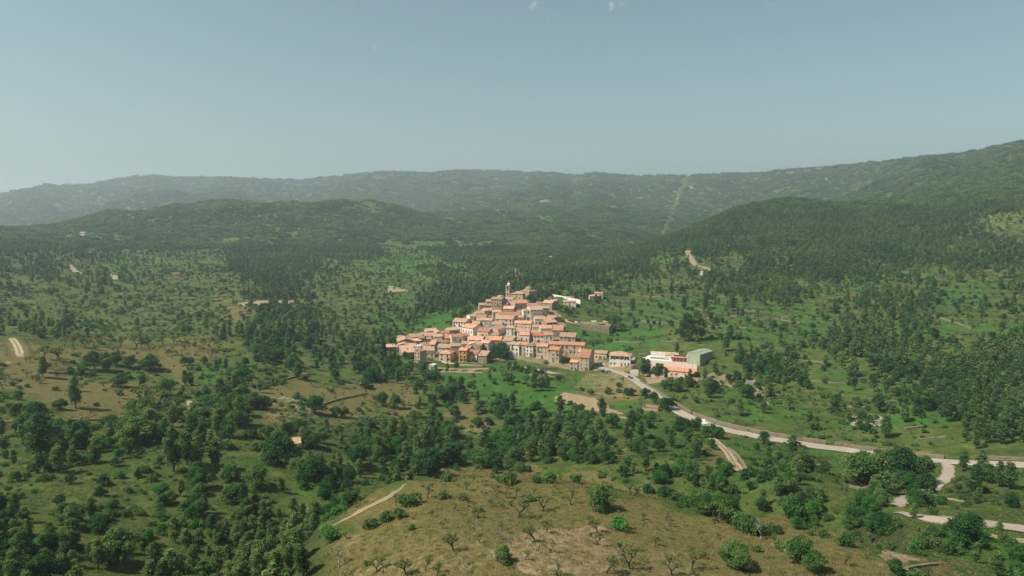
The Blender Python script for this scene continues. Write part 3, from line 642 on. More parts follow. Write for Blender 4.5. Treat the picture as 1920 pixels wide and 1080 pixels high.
def house(px, py, wpx, H, yaw, roof, rc, wc, depth=None, win=2, pitch=0.27, name='house', label=None, chim=True, balc=0.15, cat='house', group='houses of the village', solve=None, wm=None):
    yaw = yaw+(random.Random(int(px*37+py*11)).uniform(-9, 9) if solve is None and label is None else 0); pitch = pitch*1.2; H = H*(0.84 if solve is None and label is None and H < 7.5 else 1)
    x, y, D = solve or hit(px, py, H+0.6); sl3 = math.hypot(D, CZ-gz(x, y))
    w = max(4.0, wpx*sl3/FPX/ max(0.55, math.cos(R(yaw)))*1.06); d = depth or min(13.5, max(8, w*1.15))
    z = float(gz(x, y)); rs = random.Random(int(px*131+py*17))
    root = thing(name, label or '', cat, (x, y, z), R(yaw), group)
    b, t, r = house_mesh(w, d, H, roof, pitch=pitch)
    b.build('wall', WALLS[wc], root); ro = t.build('roof', ROOFS[rc], root)
    a = rs.randint(0, 1) if wm is None else wm
    if win:
        fz = float(gz(x-math.sin(-R(yaw))*0-0, y)) - z
        windows_on(root, w, H, lambda u, zz: ((u, -d/2, zz), 0.0), rs, 0.1, a, rs.choice([2.4, 2.8, 3.3]), True, balc)
        if win > 1:
            windows_on(root, d, H, lambda u, zz: ((w/2, u, zz), math.pi/2), rs, 0.1, 1, 3.6, False, 0, 0.35)
            if px > 960 or True: windows_on(root, d, H, lambda u, zz: ((-w/2, u, zz), -math.pi/2), rs, 0.1, 1, 3.6, False, 0, 0.45)
    if chim and rs.random() < 0.9:
        cx = rs.uniform(-0.35, 0.35)*w; cy = rs.uniform(-0.3, 0.35)*d
        zz = {'g': H+r-abs(cy)*pitch, 'x': H+r-abs(cx)*pitch, 's': H+(cy+d/2)*pitch*0.8, 'h': H+0.8, 't': H}[roof]
        link('chimney', CHIM[0 if wc == 'white' else 1], ro, (cx, cy, zz))
    FOOT.append((x, y, max(w, d)/2+1.2)); HOUSES.append(dict(root=root, px=px, py=py, wc=wc, rc=rc, H=H, roof=roof, D=D, w=w, auto=label is None))
    return root
# zoom windows used for reading positions: origin and scale
ZO = {1: (715, 590, 10.283), 2: (815, 570, 8.642), 3: (885, 520, 10.283), 4: (960, 560, 10.283), 5: (900, 610, 12.0), 6: (1000, 540, 10.8), 7: (1020, 625, 10.283), 8: (1180, 640, 10.8)}
LIST = [  # zoom, cx, cy, width, eaves height, yaw, roof, roof colour, wall colour[, depth]
 (1,150,590,170,4,18,'g','pink','brown'),(1,245,598,110,4,12,'g','pink','beige'),(1,365,420,95,5,15,'g','pink','pink'),(1,455,470,250,5,12,'x','pink','brown'),(1,425,560,190,4,8,'x','tan','grey'),
 (1,505,685,225,4,16,'s','pink','brown'),(1,640,395,200,4.5,25,'g','pink','brown'),(1,665,475,150,4.5,10,'g','pink','pink'),(1,780,425,100,6,12,'g','tan','brown'),
 (1,600,570,120,4,10,'g','pink','beige'),(1,712,590,105,5.5,-5,'t','whiteflat','white'),(1,752,690,105,8,-28,'t','tan','beige',7),(1,890,440,120,4.5,8,'g','tan','cream'),
 (1,930,372,190,4.5,14,'g','pink','beige'),(1,950,285,170,4.5,28,'g','pink','pink'),(1,1085,310,90,5.5,25,'x','pink','white'),(1,1080,392,150,4.5,10,'g','pink','cream'),
 (1,850,552,150,4.5,18,'g','pink','beige'),(1,865,615,150,4.5,18,'g','pink','beige'),(1,915,655,190,5.5,15,'g','tan','white'),(1,1000,545,100,6,-10,'s','tan','beige'),
 (1,1085,470,130,4.5,8,'g','tan','beige'),(1,820,355,90,4,22,'g','pink','cream'),(1,1165,330,100,4.5,20,'g','tan','brown'),
 (2,265,400,130,4.5,20,'g','pink','beige'),(2,445,262,200,8,-20,'g','pink','white'),(2,585,270,110,5,-10,'g','pink','pink'),(2,618,355,175,6,-32,'g','orange','white'),
 (2,505,352,80,5,-10,'g','orange','cream'),(2,160,450,120,4.5,18,'g','orange','beige'),(2,190,495,90,4.5,-15,'x','pink','white'),(2,215,530,100,4.5,12,'g','orange','beige'),
 (2,350,505,170,5,15,'g','orange','white'),(2,450,488,130,5,18,'g','orange','cream'),(2,50,570,110,5,12,'g','tan','brown'),(2,130,605,140,6,-12,'x','brown','brown'),
 (2,165,675,190,7,-8,'g','tan','white'),(2,195,770,175,7,-14,'h','orange','cream'),(2,345,655,140,10,-8,'g','tan','brown'),(2,480,725,120,9,-8,'g','orange','yellow'),
 (2,635,770,180,6.5,-22,'g','orange','white'),(2,800,810,125,5.5,-14,'s','pink','brown'),(2,520,620,150,5,-6,'g','pink','cream'),(2,690,548,200,5,-6,'g','pink','beige'),
 (2,660,635,200,7,-10,'x','pink','beige'),(2,845,605,130,6,-18,'g','pink','grey'),(2,710,135,110,4.5,15,'g','pink','beige'),(2,605,180,110,5,20,'g','pink','white'),
 (2,770,190,150,4.5,-5,'g','brown','brown'),(2,765,240,150,4.5,-5,'g','pink','white'),(2,660,298,140,4.5,-8,'g','pink','cream'),(2,845,88,120,4.5,20,'x','pink','cream'),
 (2,835,415,170,5.5,-28,'g','orange','cream'),(2,890,245,110,5,-12,'g','pink','blue'),(2,590,540,90,4.5,10,'g','pink','cream'),(2,560,690,70,6,-10,'g','brown','brown'),
 (3,190,508,110,5.5,5,'g','pink','beige'),(3,320,520,140,5,-4,'g','tan','stone'),(3,350,445,150,6,10,'g','tan','stone'),(3,500,398,190,11,-14,'g','tan','stone',9),
 (3,560,358,100,10,8,'x','pink','stone'),(3,730,405,150,5,-16,'g','pink','white'),(3,905,470,230,5,12,'g','orange','grey'),(3,725,580,190,5,-8,'g','pink','stone'),
 (3,290,615,150,5,18,'g','pink','beige'),(3,475,645,150,5,14,'g','orange','grey'),(3,560,695,130,5,22,'g','orange','grey'),(3,780,705,290,5,-5,'g','orange','beige'),
 (3,655,772,310,7,-6,'g','tan','cream'),(3,915,650,90,4.5,0,'g','pink','beige'),(3,345,805,110,5,-10,'g','pink','blue'),(3,490,880,180,5,-8,'g','tan','beige'),
 (3,470,955,220,6,-24,'x','pink','pink'),(3,750,950,150,7,-12,'g','tan','white'),(3,640,500,100,5,-12,'g','pink','pink'),(3,950,750,90,4.5,0,'g','pink','beige'),
 (4,410,115,210,5,2,'g','pink','beige'),(4,640,160,130,6,10,'g','tan','grey'),(4,435,180,230,8,8,'g','pink','white'),(4,270,215,130,8,4,'g','tan','white'),
 (4,730,60,170,5.5,-26,'g','pink','stone'),(4,820,28,110,5,-20,'g','pink','cream'),(4,530,362,190,6,6,'g','pink','white'),(4,760,340,130,4.5,10,'g','tan','beige'),
 (4,875,325,100,5,8,'g','orange','brown'),(4,715,425,190,5,16,'s','pink','brown'),(4,645,540,215,6,-3,'g','orange','white'),(4,885,578,200,5,-6,'s','brown','brown'),
 (4,290,450,190,6,-5,'g','orange','cream'),(4,460,520,130,5,-4,'g','tan','white'),(4,150,445,160,5,-6,'g','pink','cream'),(4,230,600,220,5,-4,'g','pink','white'),
 (4,250,668,170,6,-6,'g','orange','white'),(4,440,630,130,5,-4,'g','pink','pink'),(4,515,682,190,7,-6,'g','red','white'),(4,700,668,150,7.5,-6,'g','orange','white'),
 (4,90,855,160,8,-20,'g','tan','white'),(4,245,855,170,8,-20,'g','orange','grey'),(4,365,880,130,8,-20,'g','tan','white'),(4,470,870,100,8.5,-20,'g','brown','grey'),
 (4,595,885,200,9,-18,'g','orange','cream'),(4,830,950,200,8,-16,'g','orange','beige',10),
 (5,350,285,280,5.5,-6,'g','orange','brown'),(5,655,312,200,6,-18,'s','tan','cream'),(5,495,400,130,5,-14,'g','tan','cream'),(5,470,510,240,6,-10,'g','pink','stone'),
 (5,170,345,170,5,-10,'g','pink','beige'),(5,120,95,190,6,-14,'g','orange','cream'),(5,330,190,200,5,-10,'t','tan','grey'),(5,860,290,140,5,-8,'g','tan','beige'),
]
ORD = "first second third fourth fifth sixth seventh eighth ninth tenth eleventh twelfth thirteenth fourteenth fifteenth sixteenth seventeenth eighteenth nineteenth twentieth".split()
def ordw(k):
    k += 1
    if k <= 20: return ORD[k-1]
    t = {2: 'twenty', 3: 'thirty', 4: 'forty', 5: 'fifty'}[k//10]
    return (t[:-1]+'ieth') if k % 10 == 0 else t+'-'+ORD[k % 10-1]
for e in LIST:
    zo, cx, cy, w, H, yaw, roof, rc, wc = e[:9]; ox, oy, sc_ = ZO[zo]
    house(ox+cx/sc_, oy+cy/sc_, w/sc_, H, yaw, roof, rc, wc, depth=(e[9] if len(e) > 9 else None))
# names of the parts of the village, by nearest centre in the photo
VZ = [(738,652,"at the narrow lower end of the village"),(775,640,"on the village's low rooftop slope"),(805,650,"below the village's low rooftop slope"),(830,620,"on the village edge facing the valley"),
 (850,630,"below the tall white edge house"),(870,650,"behind the ochre house"),(880,665,"in the front group by the ochre house"),(905,600,"below the big stone house"),(895,580,"on the upper village edge"),
 (930,565,"around the big stone house"),(965,570,"just below the church"),(920,625,"in the middle of the village"),(950,595,"on the slope between church and village centre"),(1005,580,"right of the church slope"),
 (1035,595,"by the upper village road"),(985,605,"above the red-roofed white house"),(1010,622,"beside the red-roofed white house"),(940,640,"above the front terrace row"),(975,645,"at the left end of the terrace row"),(1020,650,"in the terrace row above the street wall"),(1030,565,"between the church and the cypresses")]
sz = {}
for h in HOUSES:
    k = min(range(len(VZ)), key=lambda i: math.hypot(VZ[i][0]-h['px'], (VZ[i][1]-h['py'])*1.3)); h['z'] = k; sz.setdefault(k, []).append(h)
RN = {'pink': 'faded pink', 'orange': 'orange', 'tan': 'tan', 'red': 'red', 'brown': 'brown', 'whiteflat': 'flat white'}
for k, L in sz.items():
    by = {}
    for h in L: by.setdefault((h['wc'], h['rc']), []).append(h)
    for key, g in by.items():
        g.sort(key=lambda h: h['px'])
        for i, h in enumerate(g):
            wn = {'blue': 'blue-grey', 'stone': 'stone', 'yellow': 'ochre'}.get(h['wc'], h['wc'])
            lead = "" if len(g) == 1 else ("left " if i == 0 else "right " if i == len(g)-1 and len(g) == 2 else ordw(i)+" ")
            h['root']['label'] = f"{lead}{wn} house with {RN[h['rc']]} roof {VZ[k][2]}"
# ------------------------------------------------------------------ church
cx, cy, cD = hit(969, 562, 0); cz = float(gz(cx, cy))
ch = thing('church', 'stone church with bell tower and tiled dome on top of the village', 'church', (cx, cy, cz), R(-6))
FOOT.append((cx, cy, 13)); FOOT.append((cx+9, cy, 9))
b = MB(); b.box(-6, 6.5, -4.5, 5.5, -6, 6.2); b.face([(-6, -4.5, 6.2), (-6, .5, 8.2), (-6, 5.5, 6.2)]); b.face([(6.5, -4.5, 6.2), (6.5, 5.5, 6.2), (6.5, .5, 8.2)]); b.build('nave', WALLS['cream'], ch)
b, t, r = house_mesh(12.5, 10, 6.2, 'g', pitch=0.42); o = t.build('nave_roof', ROOFS['tan'], ch); o.location = (0.25, 0.5, 0)
def rot2(p, a): return (p[0]*math.cos(a)-p[1]*math.sin(a), p[0]*math.sin(a)+p[1]*math.cos(a))
tw = bpy.data.objects.new('bell_tower', None)
b = MB(); b.box(-2.2, 2.2, -2.2, 2.2, -6, 9.6); b.box(-2.45, 2.45, -2.45, 2.45, 9.6, 9.95)
for sx in (-1, 1):
    for sy in (-1, 1): b.box(min(sx*2.15, sx*1.1), max(sx*2.15, sx*1.1), min(sy*2.15, sy*1.1), max(sy*2.15, sy*1.1), 9.95, 13.2)
b.box(-1.0, 1.0, -1.0, 1.0, 9.95, 12.9, 1); b.box(-2.15, 2.15, -2.15, 2.15, 13.2, 13.9); b.box(-2.5, 2.5, -2.5, 2.5, 13.9, 14.3)
twr = b.build('bell_tower', [WALLS['stone'], IRON], ch); twr.location = (-7.6, -1.5, 0); twr.rotation_euler = (0, 0, R(-28))
b = MB(); b.lathe([(1.5, 14.3), (1.5, 15.3), (1.7, 15.35), (1.25, 16.0), (0.6, 16.5), (0.15, 17.0), (0.08, 18.2)], 8); b.build('lantern', WALLS['white'], twr)
b = MB(); b.lathe([(0.9, 10.5), (0.62, 10.7), (0.5, 11.6), (0.2, 12.0)], 10); bell = b.build('bell', IRON, twr); bell.location = (0, -1.6, 0)
b = MB(); b.box(-5.6, 5.6, -5.6, 5.6, -7, 8.6); b.box(-5.95, 5.95, -5.95, 5.95, 8.6, 9.1); dr = b.build('crossing', WALLS['stone'], ch); dr.location = (11.6, 1.5, 0); dr.rotation_euler = (0, 0, R(-38))
b = MB(); b.lathe([(6.6, 9.1), (4.3, 10.3), (4.1, 10.5)], 4, a0=R(45)); o = b.build('crossing_roof', ROOFS['pink'], dr)
b = MB(); b.lathe([(3.7, 10.0), (3.6, 10.7), (3.3, 11.6), (2.6, 12.4), (1.6, 12.95), (0.6, 13.2), (0.4, 13.3), (0.3, 13.9), (0.05, 14.2)], 16); b.build('dome', ROOFS['tan'], dr, True)
for u, z in ((-3, 1.5), (0, 2.8), (3.2, 1.5)): link('window', WIN[0], ch, (u, -4.5, z))
link('window', WIN[2], dr, (0, -5.6, 4.5)); link('window', WIN[1], dr, (5.6, 0, 4.5), math.pi/2); link('door', DOOR[1], ch, (-3.0, -4.5, -0.6))
for k in (0, 1, 2): link('belfry_opening', WIN[2], twr, *(((0, -2.2, 4.5), 0.0), ((2.2, 0, 5.5), math.pi/2), ((-2.2, 0, 5), -math.pi/2))[k])
# ------------------------------------------------------------------ buildings along the street on the right
def zp(zo, x, y): o = ZO[zo]; return o[0]+x/o[2], o[1]+y/o[2]
p = zp(4, 1010, 852); rt = house(p[0]+6, p[1], 60, 7.5, -12, 'g', 'orange', 'beige', depth=11, label='long beige building with plain orange roof behind the terrace row', pitch=0.22, chim=False, balc=0, wm=2)
p = zp(4, 1080, 708); house(p[0], p[1], 27, 3, -14, 's', 'tan', 'grey', depth=8, label='low shed with tan roof and pale edge behind the long beige building', name='shed', cat='shed', chim=False)
p = zp(7, 790, 372)
house(1100, 664, 17, 9.5, -18, 'g', 'orange', 'beige', depth=19, win=2, label='tall narrow house with long blank side wall beside the parked cars', pitch=0.35, balc=0.4)
p = zp(7, 592, 515); house(p[0], p[1]+1, 13, 6, -18, 'g', 'orange', 'grey', depth=7, label='small grey house leaning on the tall narrow house by the cars')
p = zp(7, 745, 338); house(p[0], p[1], 13, 5, -14, 's', 'pink', 'white', depth=5, label='little white house behind the tall narrow house')
p = zp(7, 1112, 352); house(p[0], p[1], 20, 4.6, -20, 'g', 'tan', 'cream', depth=9, label='small two-storey cream house between tall house and galleried house')
g = house(1163.5, 663, 35, 7.4, -14, 'h', 'tan', 'white', depth=11, label='white house with dark top-floor gallery and hipped roof beside the street', chim=True, win=2, balc=0.3)
b = MB()
for k in range(4): b.box(-6.3+k*3.2, -3.5+k*3.2, -5.62, -5.51, 5.2, 6.9)
b.build('gallery', GLASS, g)
p = zp(6, 735, 255); house(p[0], p[1], 22, 3.5, -4, 'g', 'pink', 'white', depth=6, label='low white building with pink roof beside the cypresses', chim=False, win=1)
p = zp(6, 1215, 145); house(p[0], p[1], 17, 3.6, 10, 'g', 'pink', 'white', depth=6, label='white house with pink roof right of the cypresses')
p = zp(6, 1325, 92); house(p[0], p[1], 14, 4.5, -12, 'g', 'pink', 'pink', depth=6, label='pink house standing behind the white one right of the cypresses')
p = zp(6, 1455, 668); house(p[0], p[1], 8, 2.6, -8, 'g', 'orange', 'beige', depth=4, name='hut', cat='hut', label='little orange-roofed hut behind the big retaining wall', chim=False, win=1)
p = zp(6, 1225, 670); house(p[0], p[1], 9, 2.6, -8, 't', 'whiteflat', 'white', depth=4, name='hut', cat='hut', label='small flat white hut behind the big retaining wall', chim=False, win=1)
# ------------------------------------------------------------------ sports ground
sw, szz = SPORT
def at_z(px, py, z):
    a, s = az_slope(px, py); D = (z-CZ)/s; return (math.sin(a)*D, math.cos(a)*D, z)
YARD = plain('pink_paving', (0.46, 0.345, 0.27), 0.9, 0.1, nscale=0.5)
b = MB(); b.prism([at_z(*p, szz)[:2] for p in ((1204,688),(1222,703),(1258,707),(1306,697),(1308,676),(1228,666),(1206,670))], szz-2.5, szz+0.10); yo = b.build('paved_yard', YARD); yo['kind'] = 'structure'
def box_thing(name, label, cat, pxy, w, d, H, yaw, m, parts=(), z=None, base=-1.0):
    x, y, zz = at_z(*pxy, szz if z is None else z); o = thing(name, label, cat, (x, y, zz), R(yaw)); b = MB(); b.box(-w/2, w/2, -d/2, d/2, base, H); b.build('wall', m, o); return o
DECK = plain('pale_deck', (0.62, 0.60, 0.54), 0.85, 0.1)
pool = thing('swimming_pool', 'outdoor swimming pool with pale deck between white wall and pink yard', 'swimming pool', at_z(1237.5, 673, szz), R(-22))
b = MB(); W_, D_ = 13.5, 7.5
for q in ((-W_/2-3, W_/2+3, -D_/2-3, -D_/2), (-W_/2-3, W_/2+3, D_/2, D_/2+3), (-W_/2-3, -W_/2, -D_/2, D_/2), (W_/2, W_/2+3, -D_/2, D_/2)): b.box(*q, 0.0, 0.55)
b.build('deck', DECK, pool)
b = MB(); b.box(-W_/2, W_/2, -D_/2, D_/2, 0.02, 0.34); b.build('water', plain('pool_water', (0.03, 0.13, 0.20), 0.06, 0.6), pool)
o = thing('boundary_wall', 'long white wall standing behind the swimming pool', 'wall', at_z(1246, 668, szz), R(-16)); b = MB(); b.box(-10, 10, -0.15, 0.15, -1, 3.2); b.build('wall', WALLS['white'], o)
h = house(0, 0, 14, 3.4, -18, 'h', 'orange', 'white', depth=4.5, solve=(*at_z(1256, 673, szz)[:2], at_z(1256, 673, szz)[1]), name='changing_hut', cat='hut', label='white hut with orange hipped roof between pool and red pavilion', chim=False, win=1)
pv = thing('pavilion', 'red flat-roofed pavilion with dark solar panels beside the pool', 'pavilion', at_z(1275, 677, szz), R(-18)); FOOT.append((*at_z(1275, 677, szz)[:2], 8))
b = MB(); b.box(-5.6, 5.6, -3.4, 3.4, -1, 3.2); b.build('wall', WALLS['red'], pv)
b = MB(); b.box(-6.1, 6.1, -3.9, 3.9, 3.2, 3.6); rf = b.build('roof', ROOFS['pink'], pv)
b = MB()
for k in range(4): b.box(-4.6+k*2.2, -2.6+k*2.2, -1.8, 2.4, 3.7, 3.82)
b.build('solar_panel', GLASS, rf)
for u in (-3.6, -1.2, 1.2, 3.6): link('window', WIN[2], pv, (u, -3.4, 0.6))
wz = szz
wh = thing('warehouse', 'pale green metal warehouse with dark side right of the pavilion', 'warehouse', at_z(1312, 680, wz), R(-44)); FOOT.append((*at_z(1312, 680, wz)[:2], 12))
b, t, r = house_mesh(10, 18, 7.6, 'x', pitch=0.2, oh=0.15); b.build('wall', WALLS['green'], wh); t.build('roof', ROOFS['palegreen'], wh)
b = MB(); b.box(-2.2, 2.2, -9.07, -9.01, 0, 3.8); b.build('door', plain('sheet_door', (0.28, 0.36, 0.25)), wh)
lb = house(1257, 690, 50, 3.8, -26, 'g', 'orange', 'cream', depth=9, solve=(*at_z(1262, 703, szz)[:2], at_z(1262, 703, szz)[1]), name='hall', cat='hall', label='long low hall with bright orange roof on the sports ground', pitch=0.25, chim=False, balc=0)
cn = thing('canopy', 'low orange-roofed lean-to at the right end of the long hall', 'lean-to', at_z(1291, 704, szz), R(-26)); b = MB()
for u in (-3.2, 3.2):
    for v in (-3.2, 3.2): b.box(u-.12, u+.12, v-.12, v+.12, -2, 2.4)
b.build('post', WALLS['red'], cn); b, t, r = house_mesh(7.4, 8, 2.4, 's', pitch=0.15); t.build('roof', ROOFS['orange'], cn)
# ------------------------------------------------------------------ walls
def wall_line(name, label, pts, h, th, m, under=1.2, zfun=None, step=2.5, group=None, cap=False, zt=None, off=0.0):
    L = [hit(*p) for p in densify(pts, 4)]; L = smooth_line([(a, b_) for a, b_, c in L], step)
    x0 = L[0]; b = MB(); n = len(L); top = []
    for i in range(n):
        t = L[min(i+1, n-1)]-L[max(i-1, 0)]; t = t/np.linalg.norm(t); nn = np.array([-t[1], t[0]]); c = L[i]+nn*off
        z = float(gz(*c)); hh = h*(0.88+0.24*random.random()) if not cap else h
        zz = z+hh if zt is None else zt
        for s_ in (-1, 1):
            q = c+nn*s_*th/2; b.v += [(q[0]-x0[0], q[1]-x0[1], z-under), (q[0]-x0[0], q[1]-x0[1], zz)]
    for i in range(n-1):
        a, c = i*4, i*4+4
        for q in ((a, a+1, c+1, c), (a+3, a+2, c+2, c+3), (a+1, a+3, c+3, c+1)): b.f.append(q); b.m.append(0)
    b.f += [(0, 2, 3, 1), (4*n-4, 4*n-3, 4*n-1, 4*n-2)]; b.m += [0, 0]
    o = b.build(name, m); thing(name, label, 'wall', (x0[0], x0[1], 0), 0, group, obj=o); return o
DRY = wall_mat('dark_dry_stone', (0.15, 0.125, 0.09), 0.3, 0.3)
wall_line('stone_wall', 'low stone wall above the road bend by the sports ground', [(1200,716),(1225,731),(1252,748),(1275,762),(1296,776)], 1.2, 0.6, DRY)
wall_line('stone_wall', 'stone retaining wall along the upper road edge, left stretch', [(1300,779),(1340,793),(1400,809),(1450,818),(1500,827),(1548,834)], 1.9, 0.7, DRY)
wall_line('stone_wall', 'stone retaining wall along the upper road edge, right stretch', [(1565,834),(1640,846),(1720,855),(1770,860)], 1.5, 0.7, DRY)
wall_line('stone_wall', 'stone wall above the road beyond the side road junction', [(1845,861),(1890,863),(1940,866),(2000,869)], 1.5, 0.7, DRY)
wall_line('stone_wall', 'grey dry-stone wall crossing the left meadow above the dark wood', [(0,793),(60,794),(120,791),(200,788),(280,784),(350,783)], 0.9, 0.8, DRY)
wall_line('stone_wall', 'short dry-stone wall climbing the meadow near the lone pine', [(498,718),(530,714),(560,706),(592,702)], 0.9, 0.7, DRY)
wall_line('stone_wall', 'dark dry-stone wall on the brown slope below the bare orchard', [(605,760),(635,750),(660,745),(688,739)], 0.9, 0.7, DRY)
wall_line('stone_wall', 'pale dry-stone wall on the brown slope above the valley wood', [(748,758),(770,762),(800,758)], 1.1, 0.8, DRY)
wall_line('stone_wall', 'pale broken wall under the round shrub on the brown slope', [(785,784),(815,781),(835,784),(860,785)], 1.0, 0.8, DRY)
wall_line('stone_wall', 'pale stone edge of the sunlit meadow at the lower right', [(1447,1021),(1462,1029),(1478,1036)], 0.3, 0.45, DRY)
wall_line('stone_wall', 'short stone wall at the bare patch in the lower right corner', [(1700,1067),(1725,1061),(1750,1061),(1765,1058)], 0.35, 0.5, DRY)
wall_line('stone_wall', 'curved rock wall of the grassy field track', [(1364,842),(1382,856),(1392,870),(1400,884)], 0.9, 0.9, DRY)
wall_line('stone_wall', 'curved stone wall on the bank right of the long hall', [(1365,706),(1390,712),(1415,722),(1440,736)], 1.3, 0.9, DRY)
wall_line('stone_wall', 'stone terrace wall above the sports ground road', [(1300,705),(1325,709),(1345,716),(1352,725)], 1.1, 0.9, DRY)
wall_line('stone_wall', 'short stone wall between shrubs above the road, right slope', [(1696,806),(1715,804),(1738,800)], 1.0, 0.8, DRY)
wall_line('street_wall', 'pale parapet wall along the street under the terrace row', [(962,685),(985,690),(1010,696),(1035,700),(1060,703)], 0.9, 0.35, WALLS['pink'], under=3.5, cap=True)
wall_line('retaining_wall', 'pale wall below the ochre house at the village front', [(828,679),(850,684),(880,686),(905,687)], 0.9, 0.4, WALLS['cream'], under=3, cap=True)
for q, (pa, Da, pb, Db, lb_) in enumerate(((1036, 712, 1062, 690, 'white wall right of the church, left half'), (1063, 689, 1088, 668, 'white wall beside the cypresses, right half'))):
    A_ = [math.sin(az_slope(pa, 558)[0])*Da, math.cos(az_slope(pa, 558)[0])*Da]; B_ = [math.sin(az_slope(pb, 558)[0])*Db, math.cos(az_slope(pb, 558)[0])*Db]
    zz = float(max(gz(*A_), gz(*B_))); o = thing('garden_wall', lb_, 'wall', (A_[0], A_[1], zz)); b = MB(); dx, dy = B_[0]-A_[0], B_[1]-A_[1]; ll = math.hypot(dx, dy); ox_, oy_ = -dy/ll*.4, dx/ll*.4
    b.prism([(0, 0), (dx, dy), (dx+ox_, dy+oy_), (ox_, oy_)], -4, 2.6); b.build('wall', WALLS['white'], o)
    for t_ in (0, .25, .5, .75, 1): FOOT.append((A_[0]+dx*t_, A_[1]+dy*t_-3, 5))
wall_line('parapet', 'stone parapet of the upper village road left of the big wall', [(1056,601),(1070,606),(1082,608),(1100,609)], 1.1, 0.4, WALLS['pink'], cap=True, under=3)
wall_line('retaining_wall', 'brown curved wall beside the white galleried house', [(1180,693),(1184,695),(1191,692)], 3.2, 0.5, WALLS['brown'], cap=True, under=2)
# the big terrace wall
VERGE_TOP = plain('trodden_earth', (0.20, 0.19, 0.09), 0.95, 0.05, nscale=0.6, var=0.4)
P1, P2, P3 = hit(1087.5, 617), hit(1141.5, 625.5), hit(1152, 619)
z2 = float(gz(P2[0], P2[1]))+5.4; z1 = CZ+math.hypot(P1[0], P1[1])*az_slope(1087.5, 607.5)[1]; z2 = CZ+math.hypot(P2[0], P2[1])*az_slope(1141.5, 613)[1]
o = thing('retaining_wall', 'tall stone retaining wall of the platform right of the village', 'wall', (P1[0], P1[1], z2)); b = MB()
v1 = np.array([P2[0]-P1[0], P2[1]-P1[1]]); v3 = np.array([P3[0]-P1[0], P3[1]-P1[1]]); v4 = np.array([2, 14.0])
b.prism([(0, 0), tuple(v1), tuple(v3+np.array([0, 4])), tuple(v4)], -9, 0, 0, 1); b.v[4] = (0, 0, z1-z2); b.v[7] = (*v4, z1-z2); b.build('wall', [WALLS['cream'] if False else WALLS['beige'], VERGE_TOP], o)
b = MB(); dv = v1/np.linalg.norm(v1); nn = np.array([-dv[1], dv[0]])
b.prism([tuple(nn*0.05), tuple(v1+nn*0.05), tuple(v1+nn*0.45), tuple(nn*0.45)], 0.003, 0.9); b.v = [(q[0], q[1], q[2]+(z1-z2 if math.hypot(q[0], q[1]) < 2 else 0)) for q in b.v]; b.build('parapet', WALLS['pink'], o)
FOOT.append((P1[0]+v1[0]*.3, P1[1]+v1[1]*.3+3, 9)); FOOT.append((P1[0]+v1[0]*.75, P1[1]+v1[1]*.75+3, 9))
# ------------------------------------------------------------------ roads
def road_mat(name, base):
    m, nt, o = mat(name); tc = nt.nodes.new("ShaderNodeTexCoord"); v = tc.outputs['Object']
    n1 = noise(nt, 0.15, 5, 0.7, v); n2 = noise(nt, 2.0, 4, 0.7, v)
    c = ramp(nt, n1, [(0.3, tuple(x*0.82 for x in base)), (0.6, base), (0.8, tuple(min(1, x*1.1) for x in base))])
    c = mix(nt, 0.4, c, ramp(nt, n2, [(0.3, (0.7, 0.68, 0.66)), (0.6, (1, 1, 1))]), 'MULTIPLY'); finish(nt, o, c, 0.9, n2, 0.1, 0.05); return m
ASPH = road_mat('sunbleached_asphalt', (0.33, 0.285, 0.235)); TRACK = road_mat('track_earth', (0.34, 0.265, 0.18))
STRIP = road_mat('track_grass_strip', (0.15, 0.15, 0.06)); WHITE = plain('road_paint', (0.7, 0.7, 0.66), 0.7, 0.1); VERGE = road_mat('verge_gravel', (0.27, 0.215, 0.15))
def ribbon(b, L, w, dz, offs=0.0, mi=0, cross=4, ragged=0.0, path=False):
    cw = w
    n = len(L); base = len(b.v)
    for i in range(n):
        if path: w = cw*min(1, .25+i/4, .25+(n-1-i)/4)
        t = L[min(i+1, n-1), :2]-L[max(i-1, 0), :2]; t = t/np.linalg.norm(t); nn = np.array([-t[1], t[0]]); wl = w/2+ragged*(random.random()-.5); wr = w/2+ragged*(random.random()-.5)
        for k in range(cross+1):
            f = k/cross; q = L[i, :2]+nn*(offs-wl+(wl+wr)*f); b.v.append((q[0], q[1], L[i, 2]+dz-(0.02*abs(f-.5))))
    for i in range(n-1):
        for k in range(cross):
            a = base+i*(cross+1)+k; b.f.append((a+cross+1, a+cross+2, a+1, a)[::-1]); b.m.append(1 if path and k == 2 else mi)
for nm, (L, w, kind) in LINES.items():
    b = MB(); L2 = L.copy()
    if kind == 'road':
        ribbon(b, L2, w+1.0, 0.24, mi=1, ragged=0.6); ribbon(b, L2, w, 0.28)
        if nm == 'main':
            ribbon(b, L2, 0.15, 0.295, 2.9, 2, 1); ribbon(b, L2, 0.15, 0.295, -2.9, 2, 1)
        o = b.build('road' if nm == 'main' else 'side_road', [ASPH, VERGE, WHITE])
    else:
        ribbon(b, L2, w, 0.09 if L[0][1] < 400 else 0.2, ragged=0.5, cross=5, path=True); o = b.build('dirt_track', [TRACK, STRIP])
    o['kind'] = 'structure'
    for i in range(0, len(L), 2): FOOT.append((L[i, 0], L[i, 1], w/2+1.6))
